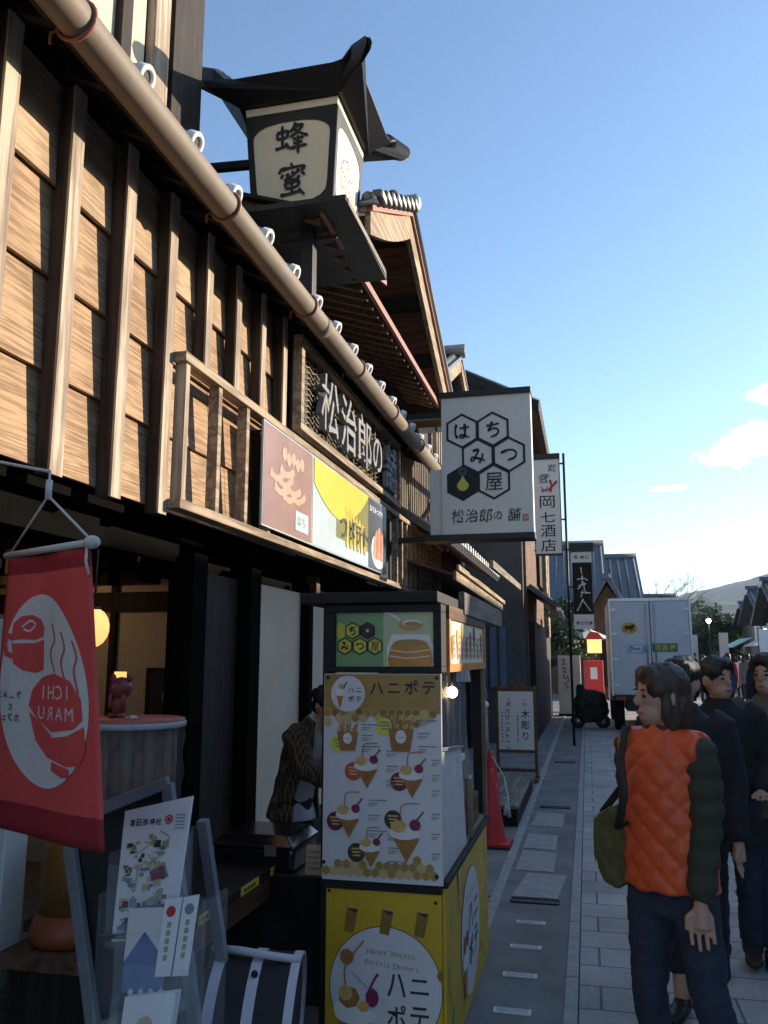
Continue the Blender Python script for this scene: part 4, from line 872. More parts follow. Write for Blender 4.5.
for c, (u, v) in hx.items():
    if c == '': A.layer(1).poly(A.ngon(u, v, .205), 'ink'); continue
    A.layer(2).hexo(u, v, .205, .028, 'ink')
    if c in BR: A.layer(3).brush(BR[c], u - .092, v - .09, .185, .18, .027, 'ink')
    else: A.layer(3).ch(c, u - .095, v - .10, .19, .20, 'ink', 0, wob=.004)
u, v = hx['']; A.layer(2)
A.poly([(u + r_ * math.sin(a) * .066, v - .09 + (.075 if False else .066) * (1 - math.cos(a)) * (1 if a < 9 else 1)) for a, r_ in [(R(x), 1 if x < 100 or x > 260 else max(0, .2 + .8 * abs(x - 180) / 80 * 1.0)) for x in range(0, 360, 12)]], 'hex_yellow')
A.poly([(u - .055, v - .005), (u + .055, v - .005), (u + .018, v + .05), (u, v + .09), (u - .018, v + .05)], 'hex_yellow')
for k in range(6): A.layer(3).hexo(u + .035 * math.cos(k * 1.047), v + .13 + .035 * math.sin(k * 1.047), .018, .004, 'grey_print')
for k, c in enumerate('松治郎の舗'): A.layer(2).ch(c, .10 + k * .155, .13 + (.02 if c == 'の' else 0) + .006 * math.sin(k * 3), .135 if c != 'の' else .09, .15 if c != 'の' else .09, 'ink', -.002, wob=.014, slant=.10)
A.layer(2).rect(.885, .13, .945, .20, 'seal_red')
for k in range(3): A.layer(3).rect(.895 + k * .017, .138, .902 + k * .017, .192, 'sign_white')
A.build('lettering', T)
# sign pole with two signs
T = thing('sign_pole', (-.29, 16, 0), 'thin black sign pole standing at the drain edge beside the liquor shop signs', 'pole')
m = MB().mat('iron', True); m.tube([(-.29, 16.08, 0), (-.29, 16.08, 5.5)], .024, 10); m.build('pole', T)
m = MB().mat('iron'); 
for z in (2.9, 3.62, 4.2, 5.3): m.bar((-.9 if z > 3.6 else -.3, 16.08, z), (.15 if z < 4 else -.28, 16.08, z), .03, .03)
m.build('bracket', T)
T = thing('liquor_sign', (-.62, 16, 3.5), 'narrow white vertical sign reading the liquor shop name in black', 'sign')
m = MB().mat('sign_white'); m.box(-.86, -.38, 15.92, 16.03, 3.53, 5.36); m.build('panel', T); m = MB().mat('black_paint'); m.box(-.90, -.36, 15.90, 16.05, 5.36, 5.47); m.box(-.875, -.365, 15.91, 16.04, 3.50, 3.53); m.box(-.875, -.86, 15.91, 16.04, 3.53, 5.36); m.box(-.38, -.365, 15.91, 16.04, 3.53, 5.36); m.build('frame', T)
A = Art((-.86, 15.92, 3.53), (1, 0, 0), (0, 0, 1), .004); A.layer(1)
for k, c in enumerate('岡七酒店'): A.ch(c, .10, .88 - k * .28, .28, .235 if c != '七' else .2, 'ink', .004)
A.ch('宮', .27, 1.58, .15, .15, 'ink', 0, wob=.02); A.ch('の', .22, 1.46, .08, .08, 'ink', 0); A.ch('雪', .09, 1.36, .17, .17, 'ink', 0, wob=.02); A.layer(2).stroke([(.14, 1.22), (.28, 1.24), (.44, 1.40)], .05, 'seal_red'); A.stroke([(.30, 1.42), (.33, 1.30), (.30, 1.18)], .05, 'seal_red'); A.stroke([(.12, 1.30), (.2, 1.22), (.26, 1.3)], .02, 'grey_print'); A.build('lettering', T)
T = thing('dark_script_sign', (0, 16, 2.1), 'dark vertical sign with white brushed script and small white ends', 'sign')
m = MB().mat('black_paint'); m.box(-.24, .20, 15.94, 16.06, 3.55, 3.72); m.mat('dark_wood').box(-.20, .15, 15.96, 16.04, 2.38, 3.35); m.build('panel', T); m = MB().mat('sign_white'); m.box(-.205, .155, 15.955, 16.045, 3.35, 3.55); m.box(-.205, .155, 15.955, 16.045, 2.11, 2.38); m.build('end_panel', T)
A = Art((-.205, 15.955, 2.11), (1, 0, 0), (0, 0, 1), .004)
for st in ([(.16, 1.15), (.17, 1.02)], [(.08, .92), (.20, .94), (.28, .90)], [(.18, 1.0), (.16, .82), (.08, .74)], [(.10, .80), (.25, .84)], [(.20, .88), (.22, .7), (.32, .66)], [(.14, .68), (.26, .66)], [(.18, .72), (.14, .58)], [(.18, .56), (.10, .40), (.06, .34)], [(.18, .52), (.26, .40), (.31, .33)]): A.layer(2).stroke(st, .022, 'sign_white')
A.layer(2).ell(.08, 1.345, .035, .035, 'ink', 14); A.layer(3).ell(.085, 1.345, .02, .016, 'sign_white', 10); A.layer(2).text('地酒', .15, 1.30, .085, 'ink', bold=.02)
A.text('岡七酒店', .04, .08, .072, 'ink', bold=.02); A.build('lettering', T)

# ================================================================ hanging red banner (seen from its back)
pbr('banner_red', (.60, .075, .07), .75, .10, 7, .25); pbr('banner_red_dark', (.28, .018, .028), .75, .1, 7, .25); pbr('banner_white', (.58, .57, .57), .75, .05, 5, .15); pbr('rope_white', (.55, .53, .50), .8, .1, 60, .5)
T = thing('cloth_banner', (-1.45, 2.0, 1.87), 'red cloth banner with mirrored lettering, cup and bowl on a white oval', 'banner')
p1 = Vector((-1.245, 1.90, 0)); p0 = Vector((-1.625, 2.09, 0)); dirx = (p1 - p0).normalized(); BW = (p1 - p0).length
nrm = dirx.cross(Vector((0, 0, 1)))
def bw_(u, v): return .012 * math.sin(u * 9 + v * 2.0) * (1 - v / .75) + .006 * math.sin(u * 21 + 1)
BH = .735
m = MB()
NX, NZ = 24, 30
def BP(u, v): return p0 + dirx * (u + .13 * (1 - v / BH) * (u / BW)) + Vector((0, 0, 1.145 + v)) + nrm * bw_(u, v) + Vector((0, 0, -.012 * (u / BW) * 0))
vs = [BP(BW * i / NX, BH * j / NZ) for j in range(NZ + 1) for i in range(NX + 1)]
for j in range(NZ):
    for i in range(NX):
        m.mat('banner_red_dark' if j < 3 or j >= NZ - 2 else 'banner_red', True); 
        a = j * (NX + 1) + i; m.add([vs[a], vs[a + 1], vs[a + NX + 2], vs[a + NX + 1]], [(0, 1, 2, 3)])
o = m.build('cloth', T, fix=True); sd = o.modifiers.new('thick', 'SOLIDIFY'); sd.thickness = .002; sd.offset = -1
class BArt(Art):
    def P(s, u, v): return BP(u, v) + nrm * (.0012 * (s.k + s.sub))
def clip(pts): return [(min(max(u, .004), BW - .004), v) for u, v in pts]
for fl in (1,):
    A = BArt(p0, dirx, (0, 0, 1)); q = lambda x, y: ((x + 3) / 100 * BW * .97, (822 - y) / 262 * BH * .985 + .012 + .00)
    def fanp(pts, mt):
        n = len(pts); c = (sum(p[0] for p in pts) / n, sum(p[1] for p in pts) / n); rings = [[(c[0] + (u - c[0]) * k, c[1] + (v - c[1]) * k) for u, v in pts] for k in (1, .75, .5, .25)]
        for a, b in zip(rings, rings[1:]): A.ring(a, b, mt)
        A.poly(rings[-1], mt)
    oval = [(46 + (46.5 if math.cos(t) > 0 else 45) * math.cos(t), 691 - 91 * math.sin(t) - 0) for t in [2 * math.pi * i / 56 for i in range(56)]]
    A.layer(1); fanp(clip([q(x + (y - 691) * .07, y) for x, y in oval]), 'banner_white')
    A.layer(2); fanp([q(*p) for p in ((11, 645), (12, 628), (20, 621), (32, 620), (42, 625), (46, 634), (45, 642), (35, 645), (22, 644))], 'banner_red')
    fanp([q(*p) for p in ((12, 648), (23, 648), (36, 648), (46, 645), (47, 674), (38, 677), (25, 675), (15, 668))], 'banner_red')
    A.ring([q(*p) for p in ((12, 639), (5, 637), (2, 646), (4, 660), (14, 664))], [q(*p) for p in ((12, 645), (7, 643), (6, 648), (8, 656), (14, 658))], 'banner_red')
    A.layer(3).stroke([q(22, 632), q(30, 626), q(36, 630), q(30, 636), q(24, 634)], .006, 'banner_white', False)
    for x in (56, 68, 80): A.layer(2).stroke([q(x, 630 + (x - 56) * .7), q(x + 4, 645 + (x - 56) * .7), q(x - 1 + (x - 56) * .1, 658 + (x - 56) * .7), q(x + 5, 676 + (x - 56) * .8)], .006, 'banner_red', False)
    fanp([q(*p) for p in ((33, 708), (36, 693), (46, 681), (60, 677), (78, 684), (87, 700), (88, 718), (80, 727), (60, 731), (44, 722))], 'banner_red')
    fanp([q(*p) for p in ((34, 714), (44, 727), (60, 736), (80, 732), (89, 724), (90, 745), (85, 758), (74, 760), (55, 754), (42, 740))], 'banner_red')
    fanp([q(*p) for p in ((60, 757), (77, 762), (77, 769), (70, 770), (60, 765))], 'banner_red')
    def mtext(t, x, y, dx, h, mt, bold=.0):
        for i, c in enumerate(t):
            vs_, fs_, a_ = glyph(c, bold); u, v = q(x - i * dx, y); w = a_[0] * h; u -= (q(dx, 0)[0] - q(0, 0)[0] - w) / 2
            A.mb.mat(mt).add([A.P(u - X_ * w, v + Y_ * (h * a_[1] if a_[1] < .6 or True else h)) for X_, Y_ in vs_], fs_)
    A.layer(3); mtext('ICHI', 80, 701, 9, .050, 'banner_white', .004); mtext('MARU', 82, 720, 10, .048, 'banner_white', 0)
    mtext('ラーメン', 27, 702, 7.0, .024, 'dark_print', .01); mtext('と', 18, 713, 5, .022, 'dark_print', .01); mtext('カフェ', 26, 724, 6.5, .024, 'dark_print', .01)
    A.build('print', T)
m = MB().mat('rope_white', True)
topz = 1.893
m.tube([p0 - dirx * .03 + Vector((0, 0, topz)), p1 + dirx * .02 + Vector((0, 0, topz))], .010, 10); m.ell(p1 + dirx * .012 + Vector((0, 0, topz)), (.022, .02, .018)); m.build('rod', T)
m = MB().mat('rope_white', True); ap = Vector((-1.435, 1.98, 2.04)); m.tube([p1 + dirx * .0 + Vector((0, 0, topz + .01)), ap], .0035, 6); m.tube([p0 + Vector((0, 0, topz + .01)), ap], .0035, 6); m.tube([ap, ap + Vector((0, .0, .07))], .0035, 6); m.tube([ap + Vector((0, 0, .07)), (ap.x - .05, ap.y, 2.12), (-2.29, ap.y, 2.30)], .005, 6); m.tube([ap - Vector((0, 0, .01)), ap + Vector((0, 0, .045))], .009, 8)
m.tube([p1 + Vector((0, -.01, topz - .01)), p1 + Vector((0, -.012, topz - .05)), p1 + Vector((.012, -.012, topz - .085))], .004, 6); m.build('rope', T)

# ================================================================ shop front props
pbr('barrel_wood', (.15, .095, .055), .6, .2, 9, .3, stretch=(4, 4, .4)); pbr('lid_red', (.42, .12, .075), .5, .15, 8, .1); pbr('lid_rim', (.40, .42, .44), .4, .1, 20, .1)
T = thing('wooden_barrel', (-1.96, 3.4, .66), 'wooden barrel wrapped in clear plastic with red top, behind the red banner', 'barrel')
c0 = (-1.955, 3.4, 0)
m = MB().mat('barrel_wood', True); [m.mat('barrel_wood' if k % 2 else 'brown_wood', True).prism([(c0[0] + rr * math.cos(a), c0[1] + rr * math.sin(a), .86) for rr, a in ((.0, R(15 * k + 7.5)), (.188, R(15 * k + .5)), (.191, R(15 * k + 7.5)), (.188, R(15 * k + 14.5)))], (0, 0, .45)) for k in range(24)]; m.mat('barrel_wood', True).lathe([(.0, .87), (.185, .87), (.185, 1.30), (0, 1.30)], c0, 36); m.build('staves', T)
m = MB().mat('lid_red', True); m.lathe([(0, 1.315), (.222, 1.315), (.222, 1.335), (0, 1.337)], c0, 40); m.build('lid', T)
m = MB().mat('lid_rim', True); m.lathe([(.2245, 1.298), (.228, 1.300), (.228, 1.322), (.2245, 1.324)], c0, 40); m.build('rim', T)
pbr('wrap_clear', (.5, .52, .53), .15, .1, 12, .3, alpha=.13); m = MB().mat('wrap_clear', True); prof = [(.222 + .008 * math.sin(k * 2), 1.298 - k * .05) for k in range(9)]; m.lathe(prof, c0, 30); m.build('plastic_wrap', T)
m = MB().mat('black_matte'); m.box(-2.18, -1.73, 3.18, 3.62, .0, .855); tag(m.build('display_stand', loc=(-1.95, 3.4, 0), bevel=.01), 'black block stand under the plastic wrapped barrel', 'stand')
pbr('figurine_red', (.17, .035, .04), .35, .2, 8, .1)
m = MB().mat('figurine_red', True); c = Vector((-2.03, 3.40, 1.338)); m.ell(c + Vector((0, 0, .05)), (.034, .03, .05)); m.ell(c + Vector((0.005, 0, .125)), (.052, .045, .05)); m.ell(c + Vector((-.035, 0, .17)), (.014, .01, .018)); m.ell(c + Vector((.045, 0, .17)), (.014, .01, .018)); m.ell(c + Vector((.03, -.02, .07)), (.013, .013, .04)); m.ell(c + Vector((-.03, -.02, .07)), (.013, .013, .04)); m.ell(c + Vector((.02, -.02, .008)), (.02, .026, .012)); m.ell(c + Vector((-.02, -.02, .008)), (.02, .026, .012))
tag(m.build('figurine', loc=c), 'dark red round headed figurine standing on the barrel top', 'figurine')
m = MB().mat('rope_white', True); m.ell((-1.90, 3.3, 1.345), (.02, .012, .01)); m.tube([(-1.90, 3.3, 1.345), (-1.94, 3.3, 1.343)], .004, 6); tag(m.build('metal_clip', loc=(-1.9, 3.3, 1.34)), 'small pale clip lying at the front of the barrel top', 'clip')
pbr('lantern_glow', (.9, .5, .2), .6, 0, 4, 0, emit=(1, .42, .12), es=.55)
T = thing('paper_lantern', (-2.28, 3.6, 1.66), 'small glowing orange paper lantern half hidden by the red banner', 'lantern'); m = MB().mat('lantern_glow', True); m.ell((-2.31, 3.6, 1.74), (.075, .075, .095)); m.build('shade', T); m = MB().mat('black_matte', True); m.tube([(-2.31, 3.6, 1.83), (-2.31, 3.6, 2.12)], .006, 6); m.lathe([(0, 1.84), (.03, 1.84), (.03, 1.825), (0, 1.825)], (-2.31, 3.6, 0), 16); m.build('cord', T)
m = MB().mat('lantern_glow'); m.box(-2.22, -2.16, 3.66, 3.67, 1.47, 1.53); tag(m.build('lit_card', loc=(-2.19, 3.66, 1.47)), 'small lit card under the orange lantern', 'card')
# room lamp inside the shop
T = thing('pendant_lamp', (-3.9, 5.3, 2.0), 'warm pendant lamp hanging deep inside the shop', 'lamp'); m = MB().mat('bulb_glow', True); m.ell((-3.9, 5.3, 2.2), (.05, .05, .06)); m.build('bulb', T); m = MB().mat('black_matte', True); m.lathe([(.05, 2.34), (.14, 2.24), (.135, 2.24), (.045, 2.33)], (-3.9, 5.3, 0), 20); m.tube([(-3.9, 5.3, 2.33), (-3.9, 5.3, 2.75)], .006, 6); m.build('lamp_shade', T)
pl = bpy.data.lights.new('bulb_light', 'POINT'); pl.energy = 1.6; pl.color = (1, .6, .3); pl.shadow_soft_size = .06; po = bpy.data.objects.new('bulb_light', pl); COL.objects.link(po); po.parent = T; po.location = (0, -.15, .1)
T = thing('framed_picture', (-3.3, 5.84, 1.3), 'dark framed picture on the cream wall inside the shop', 'picture'); m = MB().mat('black_matte'); m.box(-3.25, -2.93, 5.80, 5.838, .95, 1.52); m.build('frame', T); m = MB().mat('dark_print'); m.box(-3.21, -2.97, 5.795, 5.80, 1.0, 1.47); m.mat('grey_print', True).ell((-3.08, 5.795, 1.3), (.03, .004, .05)); m.build('picture', T)
# orange drum below
pbr('amber', (.20, .09, .02), .4, .2, 8, .1); pbr('orange_base', (.28, .07, .03), .45, .15, 8, .1)
T = thing('amber_drum', (-2.05, 3.05, .5), 'amber jar with orange red base behind the grey easel leg', 'jar')
m = MB().mat('amber', True); m.lathe([(0, .66), (.115, .66), (.12, .86), (.10, .95), (0, .95)], (-1.93, 2.98, 0), 26); m.build('jar', T); m = MB().mat('orange_base', True); m.lathe([(0, .56), (.14, .56), (.15, .60), (.13, .66), (0, .665)], (-1.93, 2.98, 0), 26); m.build('base', T)
m = MB().mat('brown_wood'); m.box(-2.1, -1.7, 2.8, 3.15, .5, .555); m.mat('dark_wood').box(-2.08, -1.72, 2.83, 3.12, 0, .5); tag(m.build('low_bench', loc=(-1.9, 3, 0)), 'dark wooden bench under the amber jar', 'bench')
# easel board
pbr('frame_bluegrey', (.17, .19, .21), .6, .12, 12, .15); pbr('chalkboard', (.018, .02, .02), .8, .2, 6, .1)
T = thing('easel_board', (-1.55, 2.6, 0), 'dark board in a pale blue grey wooden frame leaning behind the leaflet rack', 'sign')
def lp(a, b, w): m.bar(a, b, w, .03, (0, 1, 0))
m = MB().mat('frame_bluegrey'); lp((-1.735, 2.62, 1.04), (-1.50, 2.56, .20), .04); lp((-1.74, 2.62, 1.045), (-1.385, 2.66, 1.185), .04); lp((-1.39, 2.66, 1.18), (-1.19, 2.60, .24), .04); lp((-1.60, 2.6, .42), (-1.24, 2.61, .54), .035); m.build('frame', T, bevel=.004)
m = MB().mat('chalkboard'); m.prism([(-1.715, 2.635, 1.03), (-1.60, 2.635, .46), (-1.24, 2.65, .56), (-1.40, 2.675, 1.16)], (0, .01, 0)); m.build('board', T)
m = MB().mat('frame_bluegrey'); lp((-1.62, 2.75, .98), (-1.55, 3.0, .01), .035); lp((-1.30, 2.75, 1.05), (-1.22, 3.0, .01), .035); lp((-1.5, 2.56, .2), (-1.47, 2.55, .0), .04); lp((-1.19, 2.6, .24), (-1.16, 2.59, .0), .04); m.build('rear_leg', T)
# leaflet rack
pbr('leaf_blue', (.10, .16, .34), .4, .3, 6, .02); pbr('leaf_green', (.28, .36, .18), .5, .2, 10, 0); pbr('leaf_tan', (.50, .42, .28), .5, .2, 10, 0)
T = thing('leaflet_rack', (-1.2, 2.3, 0), 'clear acrylic leaflet rack in front of the easel board', 'rack')
def tilt(z): return -.16 * (z - .8)
for i, (x0, x1, y, z0, z1) in enumerate(((-1.345, -1.125, 2.24, .80, 1.02), (-1.27, -1.045, 2.17, .60, .86), (-1.235, -1.06, 2.10, .42, .70))):
    m = MB().mat('clear_plastic'); m.box(x0, x1, y - .002, y + .002, z0, z1); m.box(x0, x0 + .004, y + .002, y + .07, z0, z1 + .03); m.box(x1 - .004, x1, y + .002, y + .07, z0, z1 + .08); m.box(x0 + .004, x1 - .004, y + .002, y + .07, z0, z0 + .004); m.box(x0 - .004, x1 + .004, y + .07, y + .074, z0 - .02, z1 + .09)
    m.build('pocket', T)
m = MB().mat('clear_plastic'); m.box(-1.345, -1.34, 2.2, 2.35, .0, .95); m.box(-1.03, -1.025, 2.2, 2.35, 0, .95); m.mat('steel', True).tube([(-1.35, 2.23, .83), (-1.19, 2.23, .85)], .007, 8); m.build('upright', T)
def sheet(name, label, cat, a, b, c_, d, mat, art=None, th=.012):
    a, b, c_, d = map(Vector, (a, b, c_, d)); n = (b - a).cross(d - a).normalized(); c_ = c_ - n * (c_ - a).dot(n); t_ = thing(name, (a + b) / 2, label, cat)
    m = MB().mat(mat); m.hexa([a, b, c_, d], [p - n * th for p in (a, b, c_, d)]); m.build('paper', t_)
    if art: A = Art(a, b - a, d - a, .0012); art(A, (b - a).length, (d - a).length); A.build('print', t_)
    return t_
def map_art(A, w, h):
    random.seed(4)
    for k, c in enumerate('猿田彦神社'): A.layer(1).ch(c, .02 + k * .021, h - .045, .018, .02, 'ink', .02, wob=.004)
    A.ell(.145, h - .032, .013, .013, 'seal_red', 16); A.layer(2).hexo(.145, h - .032, .009, .002, 'paper_white')
    for k in range(5): A.layer(1).rect(.166, h - .02 - k * .009, .196, h - .023 - k * .009, 'grey_print')
    for k in range(95):
        u = random.uniform(.012, w - .04); v = random.uniform(.02, h - .08); s = random.uniform(.008, .022)
        A.layer(1 + k % 3).rect(u, v, u + s, v + s * random.uniform(.4, 1.1), random.choice(['leaf_green', 'leaf_tan', 'burst_maroon', 'leaf_blue', 'grey_print', 'dark_print', 'leaf_tan', 'leaf_green']))
    for k in range(10):
        u = random.uniform(.02, w - .06); v = random.uniform(.03, h - .1); A.layer(4).stroke([(u, v), (u + random.uniform(.01, .04), v + random.uniform(-.03, .03)), (u + random.uniform(.0, .05), v + random.uniform(-.06, .06))], .003, random.choice(['leaf_green', 'leaf_tan', 'grey_print']), False)
    A.layer(3).poly([(.10, h - .17), (.13, h - .155), (.15, h - .16), (.155, h - .185), (.11, h - .195)], 'burst_maroon')
sheet('map_leaflet', 'large white illustrated map leaflet standing in the rack', 'leaflet', (-1.335, 2.262, .81), (-1.15, 2.262, .83), (-1.125, 2.30, 1.205), (-1.335, 2.30, 1.155), 'paper_white', map_art)
def blue_art(A, w, h):
    A.layer(1).poly([(.0, h * .55), (w * .5, h * .8), (w, h * .6), (w, h), (0, h)], 'poster_white'); A.rect(0, 0, w, h * .3, 'dark_print')
    for k in range(4): A.layer(2).ell(.03 + k * .03, h * .3, .008, .01, 'paper_white', 10)
sheet('leaflet', 'blue photo leaflet tucked in the middle pocket of the rack', 'leaflet', (-1.26, 2.185, .62), (-1.15, 2.185, .63), (-1.13, 2.22, .935), (-1.26, 2.22, .915), 'leaf_blue', blue_art)
def card_art(A, w, h):
    A.layer(1).ell(w / 2, h - .03, .014, .014, 'seal_red', 14)
    for k in range(5): A.rect(w / 2 - .006, h - .07 - k * .02, w / 2 + .006, h - .056 - k * .02, 'leaf_green')
sheet('slim_leaflet', 'slim white leaflet with red round mark, left one of a pair', 'leaflet', (-1.155, 2.183, .76), (-1.11, 2.183, .765), (-1.10, 2.215, .955), (-1.15, 2.215, .945), 'paper_white', card_art, .003)
def card_art2(A, w, h):
    A.layer(1).ell(w / 2, h - .03, .014, .014, 'grey_print', 14)
    for k in range(5): A.rect(w / 2 - .006, h - .07 - k * .02, w / 2 + .006, h - .056 - k * .02, 'leaf_green')
sheet('slim_leaflet', 'slim white leaflet with grey round mark, right one of a pair', 'leaflet', (-1.105, 2.184, .765), (-1.06, 2.184, .77), (-1.05, 2.215, .965), (-1.095, 2.215, .955), 'paper_white', card_art2, .003)
def plain_art(A, w, h): A.layer(1).ell(w * .5, h * .6, .03, .05, 'leaf_tan', 12); A.rect(w * .3, h * .2, w * .7, h * .22, 'leaf_green')
sheet('folded_leaflet', 'stack of pale folded leaflets at the bottom of the rack', 'leaflet', (-1.225, 2.115, .50), (-1.09, 2.115, .505), (-1.07, 2.14, .745), (-1.215, 2.14, .72), 'paper_white', plain_art, .03)
# table with yellow tags
T = thing('wooden_table', (-1.72, 3.75, 0), 'dark wooden table with yellow price tags on its edge', 'table')
m = MB().mat('dark_wood_h'); m.box(-2.15, -1.52, 3.0, 4.3, .56, .60); m.build('table_top', T); m = MB().mat('brown_wood'); m.box(-1.56, -1.53, 3.02, 4.28, .46, .56)
m.build('apron', T)
for x, y in ((-2.1, 3.05), (-1.57, 3.05), (-2.1, 4.25), (-1.57, 4.25)): m = MB().mat('dark_wood'); m.box(x - .03, x + .03, y - .03, y + .03, 0, .56); m.build('leg', T)
pbr('tag_yellow', (.62, .50, .06), .6, .1, 10, 0)
for y, w in ((3.2, 'near'), (3.62, 'middle'), (3.98, 'far')): m = MB().mat('tag_yellow'); m.box(-1.519, -1.514, y, y + .2, .565, .60); m.mat('dark_print'); [m.box(-1.514, -1.5125, y + .03 + k * .035, y + .05 + k * .035, .575, .59) for k in range(4)]; tag(m.build('price_tag', loc=(-1.516, y, .58)), f'yellow price tag on the table edge, {w} one of three', 'price tag', 'price tags on the table')
# glossy black box, card, counter
m = MB().mat('black_paint'); m.box(-1.9, -1.2, 4.0, 4.7, .0, .57); tag(m.build('black_counter', loc=(-1.55, 4.3, 0), bevel=.01), 'black counter between the shop and the kiosk', 'counter')
pbr('gloss_black', (.012, .012, .014), .12, .2, 4, .02, spec=.6)
T = thing('glossy_case', (-1.6, 4.15, .57), 'glossy black lidded case on the black counter', 'case'); m = MB().mat('gloss_black'); m.box(-1.84, -1.42, 4.02, 4.4, .572, .68); m.build('body', T, bevel=.02); m = MB().mat('gloss_black'); m.hexa([(-1.85, 4.0, .683), (-1.41, 4.0, .683), (-1.41, 4.42, .683), (-1.85, 4.42, .683)], [(-1.80, 4.05, .735), (-1.46, 4.05, .735), (-1.46, 4.38, .735), (-1.80, 4.38, .735)]); m.build('lid', T, bevel=.012); m = MB().mat('steel'); m.box(-1.56, -1.50, 3.995, 4.0, .65, .70); m.build('latch', T)
m = MB().mat('leaf_tan'); m.prism([(-1.36, 4.02, .572), (-1.26, 4.02, .572), (-1.26, 4.05, .70), (-1.36, 4.05, .70)], (0, .004, 0)); m.mat('grey_print'); [m.box(-1.345, -1.285, 4.018 + k * .0055, 4.021 + k * .0055, .60 + k * .024, .605 + k * .024) for k in range(4)]; tag(m.build('menu_card', loc=(-1.31, 4.02, .572)), 'small pale green menu card standing on the counter', 'card')
T = thing('counter_lamp', (-1.26, 4.3, .572), 'small glowing yellow lamp beside the menu card', 'lamp'); m = MB().mat('lantern_glow', True); m.ell((-1.27, 4.3, .745), (.035, .035, .03)); m.build('bulb', T); m = MB().mat('iron', True); m.tube([(-1.27, 4.3, .572), (-1.27, 4.3, .725)], .008, 8); m.lathe([(0, .572), (.03, .572), (.028, .584), (0, .586)], (-1.27, 4.3, 0), 16); m.build('stem', T)
# striped round case on the ground
pbr('nylon_black', (.014, .014, .018), .6, .2, 18, .4); pbr('strap_white', (.52, .52, .58), .7, .08, 30, .3)
T = thing('round_carry_bag', (-1.18, 3.0, 0), 'black barrel shaped bag with white straps standing by the kiosk', 'bag')
ax = Vector((1, .22, -.06)).normalized(); ctr = Vector((-1.19, 2.95, .33)); sdx = Vector((0, 0, 1)); fr = ax.cross(sdx).normalized(); up_ = fr.cross(ax)
def ringp(t, rr, a): return ctr + ax * t + (fr * math.cos(a) + up_ * math.sin(a)) * rr
def band(m, t0, t1, r0, r1, k=1): n = 36; m.add([ringp(t, rr, 2 * math.pi * j / n) for t, rr in ((t0, r0), (t1, r1)) for j in range(n)], [(j, (j + 1) % n, n + (j + 1) % n, n + j) for j in range(n)])
m = MB().mat('nylon_black', True); band(m, -.15, .15, .245, .245); n = 36; m.mat('nylon_black').add([ringp(-.15, .245, 2 * math.pi * j / n) for j in range(n)], [tuple(range(n))]); m.add([ringp(.15, .245, 2 * math.pi * j / n) for j in range(n)], [tuple(range(n))]); m.build('body', T)
for t0, t1 in ((-.128, -.092), (.0, .036), (.135, .165)): m = MB().mat('strap_white', True); band(m, t0, t1, .249, .249); band(m, t0, t0, .243, .249); band(m, t1, t1, .249, .243); m.build('strap', T)
m = MB().mat('strap_white', True); m.tube([ringp(-.15, .25, R(90)), ringp(-.05, .268, R(80)), ringp(.06, .268, R(76)), ringp(.165, .25, R(80))], .014, 8); m.build('handle', T)
for t, a in ((.02, R(60)), (.15, R(10)), (.02, R(130))): m = MB().mat('iron', True); m.ell(ringp(t, .255, a), (.012, .012, .012)); m.build('clip', T)

# ================================================================ along the pavement
pbr('cone_red', (.55, .035, .035), .45, .12, 6, .1); pbr('cone_base', (.03, .03, .032), .8, .2, 8, .3)
def cone_thing(x, y, label):
    T = thing('traffic_cone', (x, y, 0), label, 'traffic cone', 'red cones by the kiosk')
    m = MB().mat('cone_red', True); m.lathe([(.125, .04), (.12, .06), (.028, .62), (.022, .635), (0, .635)], (x, y, 0), 24); m.mat('cone_red').box(x - .16, x + .16, y - .16, y + .16, .022, .042); m.build('body', T); m = MB().mat('cone_base'); m.box(x - .17, x + .17, y - .17, y + .17, .0, .021); m.build('base', T)
cone_thing(-.86, 7.55, 'nearer red traffic cone standing behind the kiosk'); cone_thing(-1.02, 9.0, 'farther red traffic cone standing in front of the wooden step')
m = MB().mat('rope_white', True); m.tube([(-.86, 7.55, .6), (-.8, 7.9, .35), (-.78, 8.3, .26), (-.86, 8.7, .42), (-1.02, 9.0, .6)], .008, 6); m.tube([(-.79, 8.2, .27), (-.77, 8.22, .12)], .02, 6); m.tube([(-.79, 8.2, .27), (-.81, 8.18, .14)], .016, 6); tag(m.build('rope', loc=(-.8, 8.2, .2)), 'pale knotted rope slung between the two red cones', 'rope')
T = thing('wooden_step', (-.95, 9.0, 0), 'weathered wooden step platform under the framed stone carving sign', 'step'); m = MB().mat('weathered'); [m.box(-1.35 + k * .11, -1.245 + k * .11, 8.35, 10.7, .17, .2) for k in range(6)]; m.build('boards', T); m = MB().mat('dark_wood_h'); m.box(-1.33, -.71, 8.4, 10.65, 0, .17); m.build('base', T)
T = thing('framed_sign', (-.95, 11.4, 0), 'white standing sign with vertical black writing in a brown wooden frame', 'sign')
m = MB().mat('brown_wood'); m.box(-1.215, -1.175, 11.38, 11.43, 0, 1.22); m.box(-.715, -.675, 11.38, 11.43, 0, 1.22); m.box(-1.175, -.715, 11.38, 11.43, 1.15, 1.20); m.box(-1.175, -.715, 11.38, 11.43, .36, .40); m.box(-1.175, -.715, 11.38, 11.43, .12, .16); m.box(-1.22, -1.17, 11.2, 11.65, 0, .05); m.box(-.72, -.67, 11.2, 11.65, 0, .05); m.prism([(-1.07, 11.39, 1.20), (-.83, 11.39, 1.20), (-.86, 11.39, 1.27), (-.95, 11.39, 1.30), (-1.04, 11.39, 1.27)], (0, .03, 0)); m.build('frame', T, bevel=.004)
